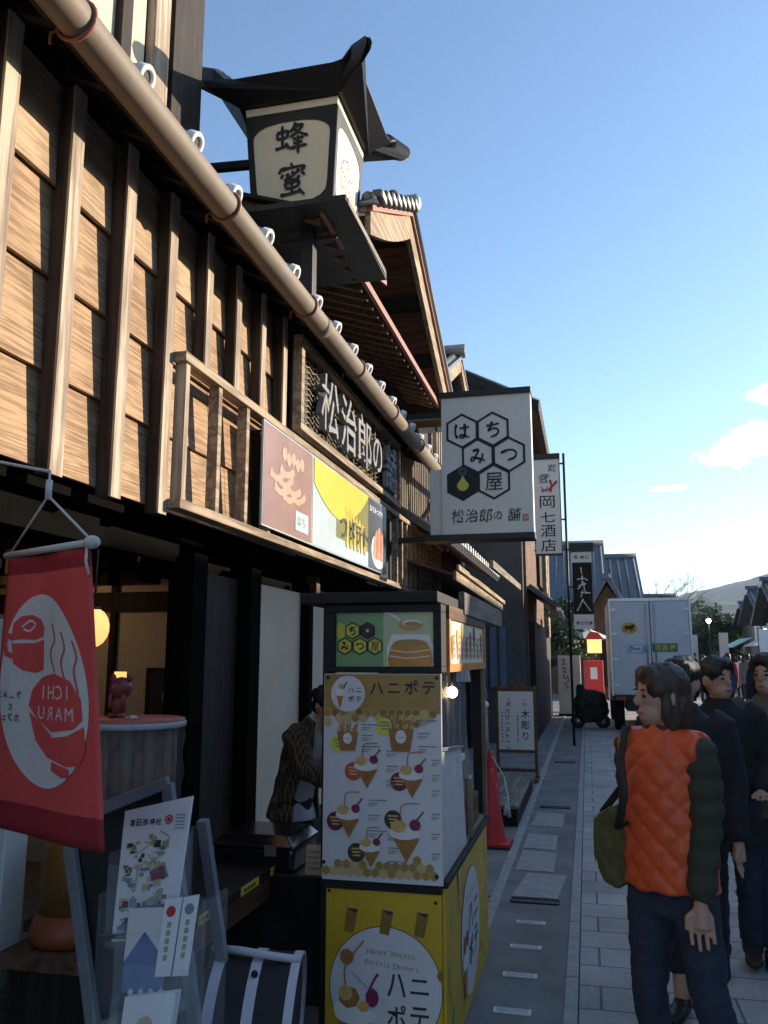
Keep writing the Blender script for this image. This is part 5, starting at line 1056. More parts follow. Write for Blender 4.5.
m = MB().mat('sign_white'); m.box(-1.175, -.715, 11.385, 11.42, .40, 1.15); m.build('panel', T)
A = Art((-1.175, 11.385, .40), (1, 0, 0), (0, 0, 1), .003); A.layer(1); A.text('木彫り', .29, .40, .135, 'ink', True, .004, 1.02); A.text('パワーストーン', .08, .46, .078, 'ink', True, .02, 1.0); A.text('一階', .32, .62, .065, 'grey_print', True, .01); A.text('二階', .11, .62, .065, 'seal_red', True, .01)
for k in range(9): A.rect(.24, .42 - k * .04, .262, .442 - k * .04, 'grey_print'); A.rect(.035, .46 - k * .045, .055, .482 - k * .045, 'grey_print')
A.build('lettering', T)
# goods by the neighbour shop
pbr('cloth_blue', (.10, .13, .18), .8, .2, 6, .2)
for x, y, lb_ in ((-1.75, 12.1, 'pale cloth bag hanging in the dark neighbour shop front'),):
    m = MB().mat('paper_white'); m.hexa([(x - .1, y, 1.25), (x + .1, y, 1.25), (x + .1, y + .08, 1.25), (x - .1, y + .08, 1.25)], [(x - .07, y, 1.55), (x + .07, y, 1.55), (x + .07, y + .05, 1.55), (x - .07, y + .05, 1.55)]); m.mat('rope_white', True).tube([(x - .06, y + .02, 1.55), (x, y + .02, 1.95), (x + .06, y + .02, 1.55)], .006, 6); tag(m.build('cloth_bag', loc=(x, y, 1.95)), lb_, 'bag')
m = MB().mat('cloth_blue'); vs = [(-1.55 + .4 * i / 8, 13.0 + .03 * math.sin(i * 2), z) for z in (1.15, 2.05) for i in range(9)]; m.add(vs, [(i, i + 1, i + 10, i + 9) for i in range(8)]); o = m.build('noren_curtain', loc=(-1.35, 13, 2.05)); o.modifiers.new('s', 'SOLIDIFY').thickness = .006; tag(o, 'grey blue cloth curtain in the neighbour shop doorway', 'curtain')
T = thing('wooden_post_sign', (-1.3, 10.9, 0), 'pale stump post with small jizo like ornament left of the framed sign', 'post'); m = MB().mat('pale_wood', True); m.tube([(-1.33, 10.9, 0), (-1.33, 10.9, .95)], .07, 12); m.build('post', T); m = MB().mat('cloth_blue', True); m.ell((-1.33, 10.9, 1.12), (.07, .06, .13)); m.mat('cream_white', True).ell((-1.33, 10.86, 1.0), (.09, .06, .06)); m.build('ornament', T); T['label'] = 'pale stump post with blue and white ornament left of the framed sign'
# ================================================================ people
def remesh(mb, vox, smooth=3, fold=None, fscale=7):
    me = bpy.data.meshes.new('tmp'); me.from_pydata([tuple(p) for p in mb.v], [], mb.f)
    o = bpy.data.objects.new('tmp', me); COL.objects.link(o); md = o.modifiers.new('r', 'REMESH'); md.mode = 'VOXEL'; md.voxel_size = vox
    bpy.context.view_layer.update(); dg = bpy.context.evaluated_depsgraph_get(); out = bpy.data.meshes.new_from_object(o.evaluated_get(dg), depsgraph=dg)
    bpy.data.objects.remove(o); bpy.data.meshes.remove(me)
    bm = bmesh.new(); bm.from_mesh(out)
    for _ in range(smooth): bmesh.ops.smooth_vert(bm, verts=bm.verts, factor=.5, use_axis_x=True, use_axis_y=True, use_axis_z=True)
    if fold:
        bm.normal_update()
        mv = [(v, v.normal.copy() * fold(v.co)) for v in bm.verts]
        for v, d in mv: v.co += d
    bm.to_mesh(out); bm.free()
    for p in out.polygons: p.use_smooth = True
    return out
def put(me, name, parent, mat):
    me.materials.clear(); me.materials.append(MATS[mat]); me.name = name; o = bpy.data.objects.new(name, me); COL.objects.link(o); o.parent = parent; return o
def colour(name, c, rough=.8):
    if name not in MATS: pbr(name, c, rough, .14, 14, .25)
    return name
pbr('skin', (.42, .24, .17), .5, .06, 12, .05); pbr('hair_dark', (.014, .011, .010), .45, .3, 40, .3, stretch=(3, 3, .5)); pbr('hair_brown', (.05, .03, .02), .45, .3, 40, .3, stretch=(3, 3, .5)); pbr('eye_dark', (.01, .008, .008), .2, .1, 5, 0); pbr('lips', (.30, .11, .10), .5, .1, 8, 0)
def wrinkle(p, k=7, a=.010): return a * mnoise.noise(p * k) + a * .6 * mnoise.noise(p * k * 2.7)
def pt(c, *r): return Vector(c)
def make_person(name, loc, rz, H, label, spec, group=None, detail=True):
    """local frame: faces -Y, own left is +X"""
    k = H / 1.6; T = thing(name, loc, label, 'person', group, rz)
    V = lambda x, y, z: Vector((x * k, y * k, z * k))
    vb = .009 * k if detail else .022 * k; vc = .013 * k if detail else .024 * k
    hipz = .84; lean = spec.get('lean', 0)        # lean: forward bend (metres at the shoulder)
    def tor(z): return -lean * max(0, (z - hipz) / .46) ** 1.2
    SW = spec.get('shw', .165); sh = {s: V(s * SW, tor(1.29), 1.29) for s in (-1, 1)}
    el = {}; wr = {}; hd = {}
    for s in (-1, 1):
        e, w, h = spec['arms'][s]; el[s] = sh[s] + V(*e); wr[s] = el[s] + V(*w); hd[s] = Vector(h).normalized()
    HW = .085 * spec.get('pelvis', 1.0); hip = {s: V(s * HW, 0, hipz) for s in (-1, 1)}; kn = {}; an = {}
    for s in (-1, 1):
        a, b = spec['legs'][s]; kn[s] = V(s * .085 + a[0], a[1], .46 + a[2]); an[s] = V(s * .085 + b[0], b[1], .075 + b[2])
    hc = V(spec.get('head', (0, 0))[0], tor(1.46) + spec.get('head', (0, 0))[1] - .01, 1.475)
    Rh = Matrix.Rotation(spec.get('turn', 0), 3, 'Z') @ Matrix.Rotation(spec.get('nod', 0), 3, 'X')
    hp = lambda x, y, z: hc + Rh @ V(x, y, z)
    # ---- body: one continuous mesh
    b = MB().mat('skin', True)
    b.tube([V(0, 0, .80), V(0, tor(.95), .95), V(0, tor(1.15), 1.15), V(0, tor(1.28), 1.29), V(0, tor(1.33), 1.35)], [(.12 * k, .08 * k), (.10 * k, .075 * k), (.125 * k, .085 * k), (.12 * k, .07 * k), (.05 * k, .05 * k)], 14)
    b.tube([V(0, tor(1.30), 1.28), hc + V(0, .01, -.06)], .048 * k, 12)
    b.ell(hc + Rh @ V(0, .008, .015), (.074 * k, .092 * k, .105 * k), 16, 10, Rh); b.ell(hp(0, -.028, -.055), (.055 * k, .058 * k, .055 * k), 14, 8, Rh)
    b.ell(hp(0, -.092, -.012), (.012 * k, .016 * k, .018 * k), 8, 6, Rh); b.ell(hp(0, -.088, .008), (.008 * k, .010 * k, .022 * k), 8, 6, Rh); b.ell(hp(0, -.078, -.052), (.022 * k, .010 * k, .008 * k), 8, 6, Rh)
    for s in (-1, 1):
        b.ell(hp(s * .074, .012, -.005), (.010 * k, .022 * k, .032 * k), 8, 6, Rh)
        b.tube([sh[s], el[s], wr[s]], [.042 * k, .034 * k, .025 * k], 10); b.tube([hip[s], kn[s], an[s]], [.07 * k, .048 * k, .036 * k], 10)
        f = hd[s]; sv = Vector(spec.get('hside', {}).get(s, (0, -1, 0))).normalized(); side = sv - f * f.dot(sv); side = side.normalized() if side.length > .1 else Vector((1, 0, 0)); pn = f.cross(side).normalized()
        pc = wr[s] + f * .045 * k; b.tube([wr[s], wr[s] + f * .03 * k, wr[s] + f * .08 * k], [(.022 * k, .018 * k), (.026 * k, .017 * k), (.036 * k, .014 * k)] if False else [.023 * k, .028 * k, .030 * k], 10)
        if detail:
            b.ell(wr[s] + f * .055 * k, (.042 * k, .015 * k, .042 * k), 14, 10, Matrix((side, pn, f)).transposed())
            for i, (o, L) in enumerate(((-.034, .062), (-.0115, .078), (.0115, .074), (.033, .056))):
                p0_ = wr[s] + f * .065 * k + side * (-o) * k; p1_ = p0_ + (f + pn * s * -.0 + side * -o * 2.2).normalized() * L * .55 * k; b.tube([p0_, p1_, p1_ + (f - pn * .35 * s).normalized() * L * .55 * k], [.0090 * k, .0084 * k, .0076 * k], 8)
            t0 = wr[s] + f * .025 * k + side * .018 * k; b.tube([t0, t0 + (f * .6 + side * .8).normalized() * .035 * k, t0 + (f * .95 + side * .5).normalized() * .07 * k], [.012 * k, .011 * k, .008 * k], 8)
        else: b.ell(wr[s] + f * .09 * k, (.026 * k, .03 * k, .05 * k), 8, 6)
    for s in (-1, 1): b.tube([an[s], an[s] + V(0, -.02, -.045), an[s] + V(0, -.11, -.05)], [.032 * k, .03 * k, .025 * k], 8)
    put(remesh(b, spec.get('vox', .0065) if detail else .018 * k, 1 if spec.get('vox') else 2), 'body', T, 'skin')
    # ---- hair
    h = MB().mat('hair_dark', True); st = spec.get('hair', 'short')
    h.ell(hp(0, .022, .042), (.086 * k, .098 * k, .092 * k), 16, 10, Rh)
    if st != 'cap': h.ell(hp(0, -.045, .088), (.066 * k, .045 * k, .034 * k), 12, 8, Rh); h.ell(hp(.045, -.03, .05), (.038 * k, .045 * k, .055 * k), 10, 8, Rh); h.ell(hp(-.045, -.03, .05), (.038 * k, .045 * k, .055 * k), 10, 8, Rh)
    if st == 'bob': h.ell(hp(0, .048, -.03), (.088 * k, .065 * k, .115 * k), 14, 9, Rh); h.ell(hp(.062, .01, -.04), (.024 * k, .045 * k, .085 * k), 10, 8, Rh); h.ell(hp(-.062, .01, -.04), (.024 * k, .045 * k, .085 * k), 10, 8, Rh)
    elif st == 'bun': h.ell(hp(0, .05, -.01), (.072 * k, .06 * k, .08 * k), 12, 8, Rh); h.ell(hp(0, .12, .03), (.04 * k, .04 * k, .04 * k), 10, 8, Rh)
    else: h.ell(hp(0, .05, -.015), (.074 * k, .055 * k, .075 * k), 12, 8, Rh)
    hme = remesh(h, .010 * k if detail else .02 * k, 2, lambda p: .009 * k * mnoise.noise(Vector((p.x * 55, p.y * 55, p.z * 9))) + .004 * k * mnoise.noise(Vector((p.x * 120, p.y * 120, p.z * 20)))); put(hme, 'hair', T, spec.get('hairc', 'hair_dark'))
    if st == 'cap':
        c = MB().mat('hair_dark', True); c.ell(hp(0, .012, .062), (.090 * k, .104 * k, .078 * k), 16, 10, Rh); c.ell(hp(0, -.11, .045), (.07 * k, .06 * k, .010 * k), 12, 6, Rh); put(remesh(c, .01 * k, 1), 'cap', T, spec['capc'])
    if detail:
        e = MB().mat('eye_dark', True)
        for s in (-1, 1): e.ell(hp(s * .031, -.080, .008), (.013 * k, .006 * k, .0055 * k), 8, 6, Rh); e.mat('hair_dark', True).ell(hp(s * .032, -.084, .030), (.018 * k, .005 * k, .004 * k), 8, 6, Rh); e.mat('eye_dark', True)
        e.build('eyes', T, loc=None) if False else None
        me = bpy.data.meshes.new('eyes'); me.from_pydata([tuple(p) for p in e.v], [], e.f); [setattr(p, 'use_smooth', True) for p in me.polygons]; put(me, 'eyes', T, 'eye_dark')
        l = MB().mat('lips', True); l.ell(hp(0, -.087, -.053), (.021 * k, .006 * k, .007 * k), 10, 6, Rh); me = bpy.data.meshes.new('lips'); me.from_pydata([tuple(p) for p in l.v], [], l.f); put(me, 'lips', T, 'lips')
    # ---- trousers
    if spec.get('trousers'):
        t = MB().mat('skin'); W_ = spec.get('legw', 1.0)
        pw = spec.get('pelvis', 1.0); t.tube([V(0, 0, .72), V(0, .0, .80), V(0, tor(.92), .93)], [(.155 * k * pw, .105 * k), (.165 * k * pw, .115 * k * pw), (.145 * k * pw, .10 * k * pw)], 14)
        for s in (-1, 1):
            up = spec.get('hem', .0); a_ = an[s] + (kn[s] - an[s]) * up
            t.tube([hip[s] + V(0, 0, .02), hip[s].lerp(kn[s], .5), kn[s], kn[s].lerp(a_, .5), a_], [.098 * k * W_, .088 * k * W_, .068 * k * W_, .066 * k * W_, .060 * k * W_], 14)
        put(remesh(t, vc, 2, lambda p: wrinkle(Vector((p.x, p.y, p.z * 2.2)), 9, .008 * k)), 'trousers', T, spec['trousers'])
    # ---- shoes
    for s in (-1, 1):
        sh_ = MB().mat('skin'); a = an[s]; d = spec.get('toe', {}).get(s, (0, -1)); d = Vector((d[0], d[1], 0)).normalized()
        sh_.ell(a + V(0, 0, -.035) , (.042 * k, .05 * k, .042 * k), 10, 8); sh_.tube([a + V(0, 0, -.045) - d * .05 * k, a + V(0, 0, -.045) + d * .06 * k, a + V(0, 0, -.05) + d * .15 * k, a + V(0, 0, -.053) + d * .185 * k], [(.040 * k, .032 * k), (.046 * k, .034 * k), (.046 * k, .026 * k), (.03 * k, .018 * k)], 12)
        if spec.get('boots'): sh_.tube([a + V(0, 0, -.04), a + V(0, 0, .12)], [.055 * k, .06 * k], 12)
        put(remesh(sh_, .009 * k if detail else .02 * k, 2), 'shoe', T, spec['shoes'])
    # ---- upper clothes
    def torso(z0, grow, top=1.345):
        t = MB().mat('skin'); zs = [z0, (z0 + 1.0) / 2, 1.02, 1.18, 1.29, top]; ws = [.165, .158, .150, SW + .005, SW, .07]; ds = [.118, .112, .108, .115, .095, .065]
        if z0 < .75: ws[0], ds[0] = .19, .14
        t.tube([V(0, tor(z), z) for z in zs], [((w + grow) * k, (d + grow) * k) for w, d in zip(ws, ds)], 18); return t
    puff = spec.get('puff', 0)
    def fold_coat(p):
        a = wrinkle(p, 8, .009 * k)
        if puff: a += .012 * k * (abs(math.sin(p.z / k * math.pi / .075)) ** .6 - .5)
        return a
    coat = torso(spec.get('coatz', .80), spec.get('grow', .012))
    for s in (-1, 1):
        g_ = spec.get('sleeve', 1.0); coat.tube([sh[s] + V(-s * .04, 0, .012), sh[s], sh[s].lerp(el[s], .5), el[s], el[s].lerp(wr[s], .6), wr[s]], [.062 * k * g_, .072 * k * g_, .066 * k * g_, .058 * k * g_, .053 * k * g_, .046 * k * g_], 14)
    coat.tube([V(0, tor(1.30), 1.29), V(0, tor(1.38) - .005, 1.385)], [.085 * k, .072 * k], 14)
    cme = remesh(coat, vc, 2, fold_coat)
    op = spec.get('open')
    if op:
        bm = bmesh.new(); bm.from_mesh(cme)
        a0, a1 = op
        for x_, sg in ((a0, -1), (a1, 1)):
            bmesh.ops.bisect_plane(bm, geom=bm.verts[:] + bm.edges[:] + bm.faces[:], plane_co=(x_ * k, 0, 1.0 * k), plane_no=Vector((1, 0, .10 * sg)))
        dead = []
        for f in bm.faces:
            c = f.calc_center_median(); t_ = (c.z / k - 1.0)
            if a0 * k + .10 * t_ * k < c.x < a1 * k - .10 * t_ * k and c.y < tor(c.z / k) * 1.0 - .02 * k and abs(c.x) < .15 * k: dead.append(f)
        bmesh.ops.delete(bm, geom=dead, context='FACES'); bm.to_mesh(cme); bm.free()
    co = put(cme, 'coat' if spec.get('coatz', .8) < .78 else 'jacket', T, spec['coat'])
    if op: sd = co.modifiers.new('thick', 'SOLIDIFY'); sd.thickness = .014 * k; sd.offset = 0
    if spec.get('vest'):
        ov = spec.get('over'); v = torso(spec.get('coatz', .80) - .008, ov if ov else -.006, 1.36)
        if ov: v.tube([V(-.02, tor(1.28), 1.28), V(-SW - .015, tor(1.30), 1.285)], [.08 * k, .078 * k], 12); v.tube([V(.02, tor(1.28), 1.28), V(SW + .015, tor(1.30), 1.285)], [.08 * k, .078 * k], 12)
        v.tube([V(0, tor(1.32), 1.31), V(0, tor(1.40) - .008, 1.395)], [.078 * k, .066 * k], 14)
        def quilt(p):
            q1 = abs(math.sin((p.x + p.z) / k * math.pi / .10)); q2 = abs(math.sin((p.x - p.z) / k * math.pi / .10)); return .012 * k * (min(q1, q2) ** .5 - .55) * spec.get('quilt', 1) + wrinkle(p, 8, .005 * k)
        put(remesh(v, .010 * k, 2, quilt), 'vest', T, spec['vest'])
    if spec.get('scarf'):
        v = MB().mat('skin'); v.tube([V(.07 * math.cos(a), tor(1.36) + .065 * math.sin(a) - .005, 1.365 + .012 * math.sin(2 * a)) for a in [2 * math.pi * i / 14 for i in range(15)]], .035 * k, 10); put(remesh(v, .012 * k, 1, lambda p: wrinkle(p, 20, .006)), 'scarf', T, spec['scarf'])
    return T, dict(sh=sh, wr=wr, el=el, hip=hip, V=V)
colour('olive', (.032, .035, .020)); colour('vest_orange', (.62, .085, .022), .45); colour('jeans', (.020, .027, .046)); colour('jeans_dark', (.014, .017, .028)); colour('black_cloth', (.012, .012, .015)); colour('khaki', (.115, .085, .055)); colour('shoe_black', (.012, .011, .011), .4); colour('boot_brown', (.03, .022, .018), .6); bricks('tweed', (.03, .022, .014), (.05, .036, .022), (.16, .12, .07), .022, .022, .003, .9, 0); colour('apron_pale', (.36, .40, .46)); colour('bag_olive', (.085, .075, .025), .6); colour('strap_dark', (.02, .014, .01), .6)
HANG = {-1: ((-.04, .01, -.27), (-.01, -.05, -.24), (0, -.15, -1)), 1: ((.04, .01, -.27), (.01, -.05, -.24), (0, -.15, -1))}
STAND = {-1: ((0, 0, 0), (0, 0, 0)), 1: ((0, 0, 0), (0, 0, 0))}
# woman in the orange vest, striding, facing left
PA, JA = make_person('person', (.262, 3.30, 0), R(-34), 1.575, 'person in orange quilted vest over dark olive padded sleeves, dark jeans, olive shoulder bag', dict(
    arms={-1: ((-.03, .05, -.27), (.01, -.03, -.23), (0, -.1, -1)), 1: ((.022, -.03, -.275), (.008, -.085, -.21), (.03, -.06, -1))},
    legs={-1: ((-.0, -.05, .0), (.0, .02, 0)), 1: ((.06, -.04, 0), (.16, .06, 0))}, vox=.0046, turn=R(-34), hair='bob', hairc='hair_brown',
    trousers='jeans', legw=.93, pelvis=.82, hside={1: (-.75, -.65, 0), -1: (0, -1, 0)}, shoes='shoe_black', coat='olive', coatz=.815, grow=-.012, sleeve=.92, shw=.138, puff=1, vest='vest_orange', over=.014))
# her shoulder bag hangs at her right hip
def world(T, p): return T.matrix_basis @ Vector(p)
B_ = thing('shoulder_bag', (.13, 3.2, .9), 'olive half round shoulder bag hanging at the hip of the person in the orange vest', 'bag')
m = MB().mat('skin'); bc = world(PA, (-.20, -.02, .90)); bx = Vector((.45, -.25, 0)).normalized(); n_ = 20
prof = [(-.075, .11), (-.085, .04), (-.08, -.05), (-.05, -.12), (.0, -.145), (.05, -.12), (.08, -.05), (.085, .04), (.075, .11), (.0, .15)]
m.prism([bc + bx * u + Vector((0, 0, v)) - Vector((.02, .035, 0)) for u, v in prof], (.04, .07, 0)); put_me = remesh(m, .008, 3, lambda p: wrinkle(p, 16, .006)); o = put(put_me, 'pouch', B_, 'bag_olive'); o.location = -B_.location
m = MB().mat('strap_dark'); ps = [bc + bx * .07 + Vector((0, 0, .11)), world(PA, (-.10, -.175, 1.0)), world(PA, (-.06, -.185, 1.12)), world(PA, (-.09, -.15, 1.24)), world(PA, (-.12, -.06, 1.345)), world(PA, (-.15, .05, 1.32)), world(PA, (-.2, .09, 1.15)), bc - bx * .06 + Vector((0, .02, .11))]
m.mat('strap_dark', True).tube(ps, [(.014, .005)] * len(ps), 8); m.build('strap', B_)
# person behind her
make_person('person', (.44, 4.30, 0), R(-20), 1.60, 'person in dark clothes and black loafers, mostly hidden behind the orange vest', dict(arms=HANG, legs={-1: ((0, 0, 0), (-.0, 0, 0)), 1: ((0, -.02, 0), (.0, -.02, 0))}, turn=R(-10), hair='short', trousers='black_cloth', hem=.25, legw=.85, shoes='shoe_black', coat='black_cloth', coatz=.8))
# walker in a long dark coat
make_person('person', (.70, 5.0, 0), R(-8), 1.60, 'person in long black coat, dark jeans and ankle boots beside the orange vest', dict(arms={-1: HANG[-1], 1: ((.05, .02, -.26), (-.04, -.16, -.13), (-.1, -.9, .0))}, legs={-1: ((0, -.06, 0), (0, -.08, 0)), 1: ((0, .02, 0), (0, .10, .02))}, hair='short', trousers='jeans', shoes='boot_brown', boots=1, turn=R(38), coat='black_cloth', coatz=.62, sleeve=1.05))
make_person('person', (.985, 5.15, 0), R(-5), 1.62, 'person in khaki jacket with bent arm, cut off by the right edge of the photo', dict(arms={-1: ((-.07, .02, -.25), (-.05, -.20, -.02), (.0, -1, .0)), 1: HANG[1]}, legs={-1: ((0, -.06, 0), (0, -.05, 0)), 1: ((0, .05, 0), (0, .12, .03))}, hair='bob', turn=R(-30), trousers='jeans', shoes='shoe_black', coat='khaki', coatz=.74, sleeve=1.2, grow=.025))
# shop woman leaning over the counter
make_person('person', (-1.74, 4.92, 0), R(62), 1.43, 'shop worker in patterned brown smock and pale apron leaning over the counter behind the kiosk', dict(arms={-1: ((-.02, -.14, -.21), (.05, -.20, -.05), (0, -1, -.2)), 1: ((.02, -.14, -.21), (-.05, -.20, -.05), (0, -1, -.2))}, legs=STAND, lean=.17, head=(0, -.05), nod=R(22), hair='bun', trousers='black_cloth', shoes='shoe_black', coat='tweed', coatz=.74, sleeve=1.1, vest='apron_pale', quilt=0, open=(-.09, .09)))
# ---- pedestrians farther down the street
cols = [('coat_navy', (.02, .026, .05), 'navy'), ('coat_black', (.012, .012, .014), 'black'), ('coat_grey', (.10, .10, .11), 'grey'), ('coat_tan', (.22, .16, .10), 'tan'), ('coat_white', (.5, .5, .5), 'white'), ('coat_red', (.28, .03, .03), 'red'), ('coat_blue', (.06, .11, .22), 'blue')]
walk = {-1: ((0, -.08, .0), (0, -.10, 0)), 1: ((0, .04, 0), (0, .16, .03))}
PROTO = {}
for i, (nm, c, w) in enumerate(cols):
    colour(nm, c)
PEDS = [(1, 3.35, 12.4, 0, 'black coat and jeans walking near the right edge, largest of the distant crowd'), (2, 3.0, 14.2, 180, 'grey jacket, second from the front of the distant crowd at the right edge'), (3, 3.9, 17.5, 10, 'tan coat on the right side of the street, partly behind the black coat'), (0, 3.3, 18.0, 180, 'navy jacket seen from behind in the middle of the distant crowd'), (4, 4.7, 20.5, 170, 'white jacket at the right edge of the distant crowd'), (1, 4.2, 22.0, 0, 'black coat walking behind the white jacket'), (6, 3.5, 23.5, 180, 'blue jacket to the right of the truck'), (0, 5.0, 25.0, 0, 'navy coat at the far right of the street near the awnings'), (5, 4.1, 27.0, 180, 'red jacket far down the street past the truck'), (2, 4.9, 28.5, 180, 'grey coat far down the street on the right'), (1, 3.9, 31.0, 0, 'black coat walking far beyond the truck'), (4, 5.4, 33.0, 180, 'white coat far down the street near the awnings'), (3, 4.7, 35.0, 0, 'tan coat far down the street near the middle of the crowd')]
for i, (ci, x, y, rz, lb_) in enumerate(PEDS):
    nm = cols[ci][0]; lab = 'person in ' + lb_
    if ci not in PROTO:
        PROTO[ci], _ = make_person('person', (x, y, 0), R(rz), 1.62 + .05 * (ci % 3), lab, dict(arms=HANG, legs=walk, hair=['short', 'bob'][ci % 2], trousers='jeans_dark', shoes='shoe_black', coat=nm, coatz=[.72, .8][ci % 2]), group='people walking down the street', detail=False)
    else: copy_thing(PROTO[ci], (x, y, 0), R(rz), lab)
random.seed(31)
cm = MB(); src = PROTO[1]
verts = []; 
def crowd():
    mb = MB()
    for k in range(46):
        y = random.uniform(37, 66); x = random.uniform(4.2, 9.0) + (y - 37) * .09; a = random.uniform(0, 6.28); nm = cols[random.choice([0, 0, 1, 1, 1, 2, 2, 3, 6])][0]; s = random.uniform(.95, 1.05)
        c_, s_ = math.cos(a), math.sin(a)
        for ch in PROTO[random.choice(list(PROTO))].children:
            mt = ch.data.materials[0].name; mt = nm if ch.name.startswith(('coat', 'jacket')) else mt
            st = len(mb.v); mb.v += [(x + (v.co.x * c_ - v.co.y * s_) * s, y + (v.co.x * s_ + v.co.y * c_) * s, v.co.z * s) for v in ch.data.vertices]
            for p in ch.data.polygons: mb.f.append(tuple(st + i for i in p.vertices)); mb.m.append(mt); mb.sm.append(True)
    o = mb.build('crowd'); o['kind'] = 'stuff'
crowd()

# ================================================================ truck
pbr('truck_white', (.56, .59, .64), .35, .05, 3, .03); pbr('logo_yellow', (.62, .36, .03), .45, .1, 8, 0); pbr('logo_blue', (.02, .12, .40), .45, .05, 8, 0); pbr('logo_green', (.05, .20, .09), .45, .05, 8, 0); pbr('tyre', (.02, .02, .022), .85, .2, 20, .3); pbr('tail_red', (.35, .02, .015), .3, .1, 8, 0)
T = thing('delivery_truck', (1.36, 21.5, 0), 'white box delivery truck seen from behind with round yellow emblem and blue lettering', 'truck')
x0, x1, yb, zt_ = .50, 2.21, 19.0, 2.86
m = MB().mat('truck_white'); m.box(x0, x1, yb + .04, yb + 3.6, .78, zt_); m.build('cargo_box', T, bevel=.015)
for s, a, b_ in ((0, x0 + .05, 1.352), (1, 1.368, x1 - .05)): 
    m = MB().mat('truck_white'); m.box(a, b_, yb, yb + .038, .80, zt_ - .06); d = m.build('rear_door', T, bevel=.008)
    for z in (1.0, 1.55, 2.1, 2.62): h = MB().mat('steel'); xx = a if s == 0 else b_; h.box(min(xx, xx + (.10 if s == 0 else -.10)), max(xx, xx + (.10 if s == 0 else -.10)), yb - .02, yb - .001, z - .025, z + .025); h.build('hinge', d)
    h = MB().mat('steel', True); xx = b_ - .08 if s == 0 else a + .08; h.tube([(xx, yb - .03, .85), (xx, yb - .03, 2.74)], .014, 8); h.mat('steel').box(xx - .02, xx + .02, yb - .05, yb - .001, 1.2, 1.24); h.build('lock_rod', d)
m = MB().mat('steel'); m.box(x0 - .0, x0 + .045, yb - .012, yb + .039, .78, zt_); m.box(x1 - .045, x1, yb - .012, yb + .039, .78, zt_); m.box(x0 + .045, x1 - .045, yb - .012, yb + .039, zt_ - .055, zt_ + .01); m.mat('black_paint').box(1.352, 1.368, yb + .0, yb + .03, .80, zt_ - .06); m.box(x0, x1, yb - .05, yb + .2, .68, .775); m.build('door_frame', T)
A = Art((x0, yb, 0), (1, 0, 0), (0, 0, 1), .004); A.layer(1)
A.ell(.42, 2.22, .17, .125, 'logo_yellow', 30)
cat = [(-.13, -.02), (-.10, .04), (-.05, .055), (.0, .05), (.05, .06), (.075, .085), (.085, .065), (.105, .085), (.12, .055), (.125, .03), (.10, .01), (.09, -.01), (.10, -.07), (.08, -.07), (.065, -.02), (.04, -.025), (.05, -.08), (.03, -.08), (.015, -.03), (-.05, -.02), (-.06, -.075), (-.08, -.075), (-.075, -.015), (-.10, -.0), (-.12, -.07), (-.135, -.06), (-.115, -.005)]
A.layer(2).poly([(.42 + u * .95, 2.22 + v) for u, v in cat], 'ink'); 
A.layer(1).rect(.33, 1.68, .80, 1.86, 'logo_blue'); A.layer(2).rect(.338, 1.688, .792, 1.852, 'truck_white')
for k, c in enumerate('クール'): A.layer(3).ch(c, .355 + k * .145, 1.705 + (.05 if c == 'ー' else 0), .125, .13 if c != 'ー' else .03, 'logo_blue', .035, slant=.15)
A.layer(1).rect(.88, 1.71, 1.40, 1.89, 'logo_green')
for k, c in enumerate('宅急便'): A.layer(2).ch(c, .93 + k * .15, 1.735, .13, .13, 'tag_yellow', .03)
A.build('markings', T)
for xa in (x0 + .02, x1 - .3):
    for y in (yb + 1.0, yb + 4.1):
        w = MB().mat('tyre', True); w.lathe([(.18, -.11), (.33, -.11), (.36, -.08), (.36, .08), (.33, .11), (.18, .11)], (0, 0, 0), 24); w.v = [(xa + .14 + p[2], y + p[0], .36 + p[1]) for p in w.v]; wo = w.build('wheel', T); w = MB().mat('steel', True); w.lathe([(0, -.06), (.18, -.09), (.18, .09), (0, .06)], (0, 0, 0), 20); w.v = [(xa + .14 + p[2], y + p[0], .36 + p[1]) for p in w.v]; w.build('rim', wo)
m = MB().mat('truck_white'); m.prism([(x0 + .04, yb + 3.75, .5), (x0 + .04, yb + 5.2, .5), (x0 + .04, yb + 5.2, 1.2), (x0 + .04, yb + 4.95, 2.0), (x0 + .04, yb + 3.75, 2.1)], (1.62, 0, 0)); m.mat('window_glass').prism([(x0 + .035, yb + 4.1, 1.25), (x0 + .035, yb + 5.05, 1.25), (x0 + .035, yb + 4.88, 1.9), (x0 + .035, yb + 4.1, 1.9)], (.003, 0, 0)); m.build('cab', T, bevel=.02)
m = MB().mat('iron'); m.box(x0 + .3, x1 - .3, yb + .1, yb + 5.0, .45, .67); m.build('chassis', T)
for xa in (x0 + .08, x1 - .28): m = MB().mat('tail_red'); m.box(xa, xa + .2, yb - .08, yb - .051, .69, .76); m.build('tail_lamp', T)

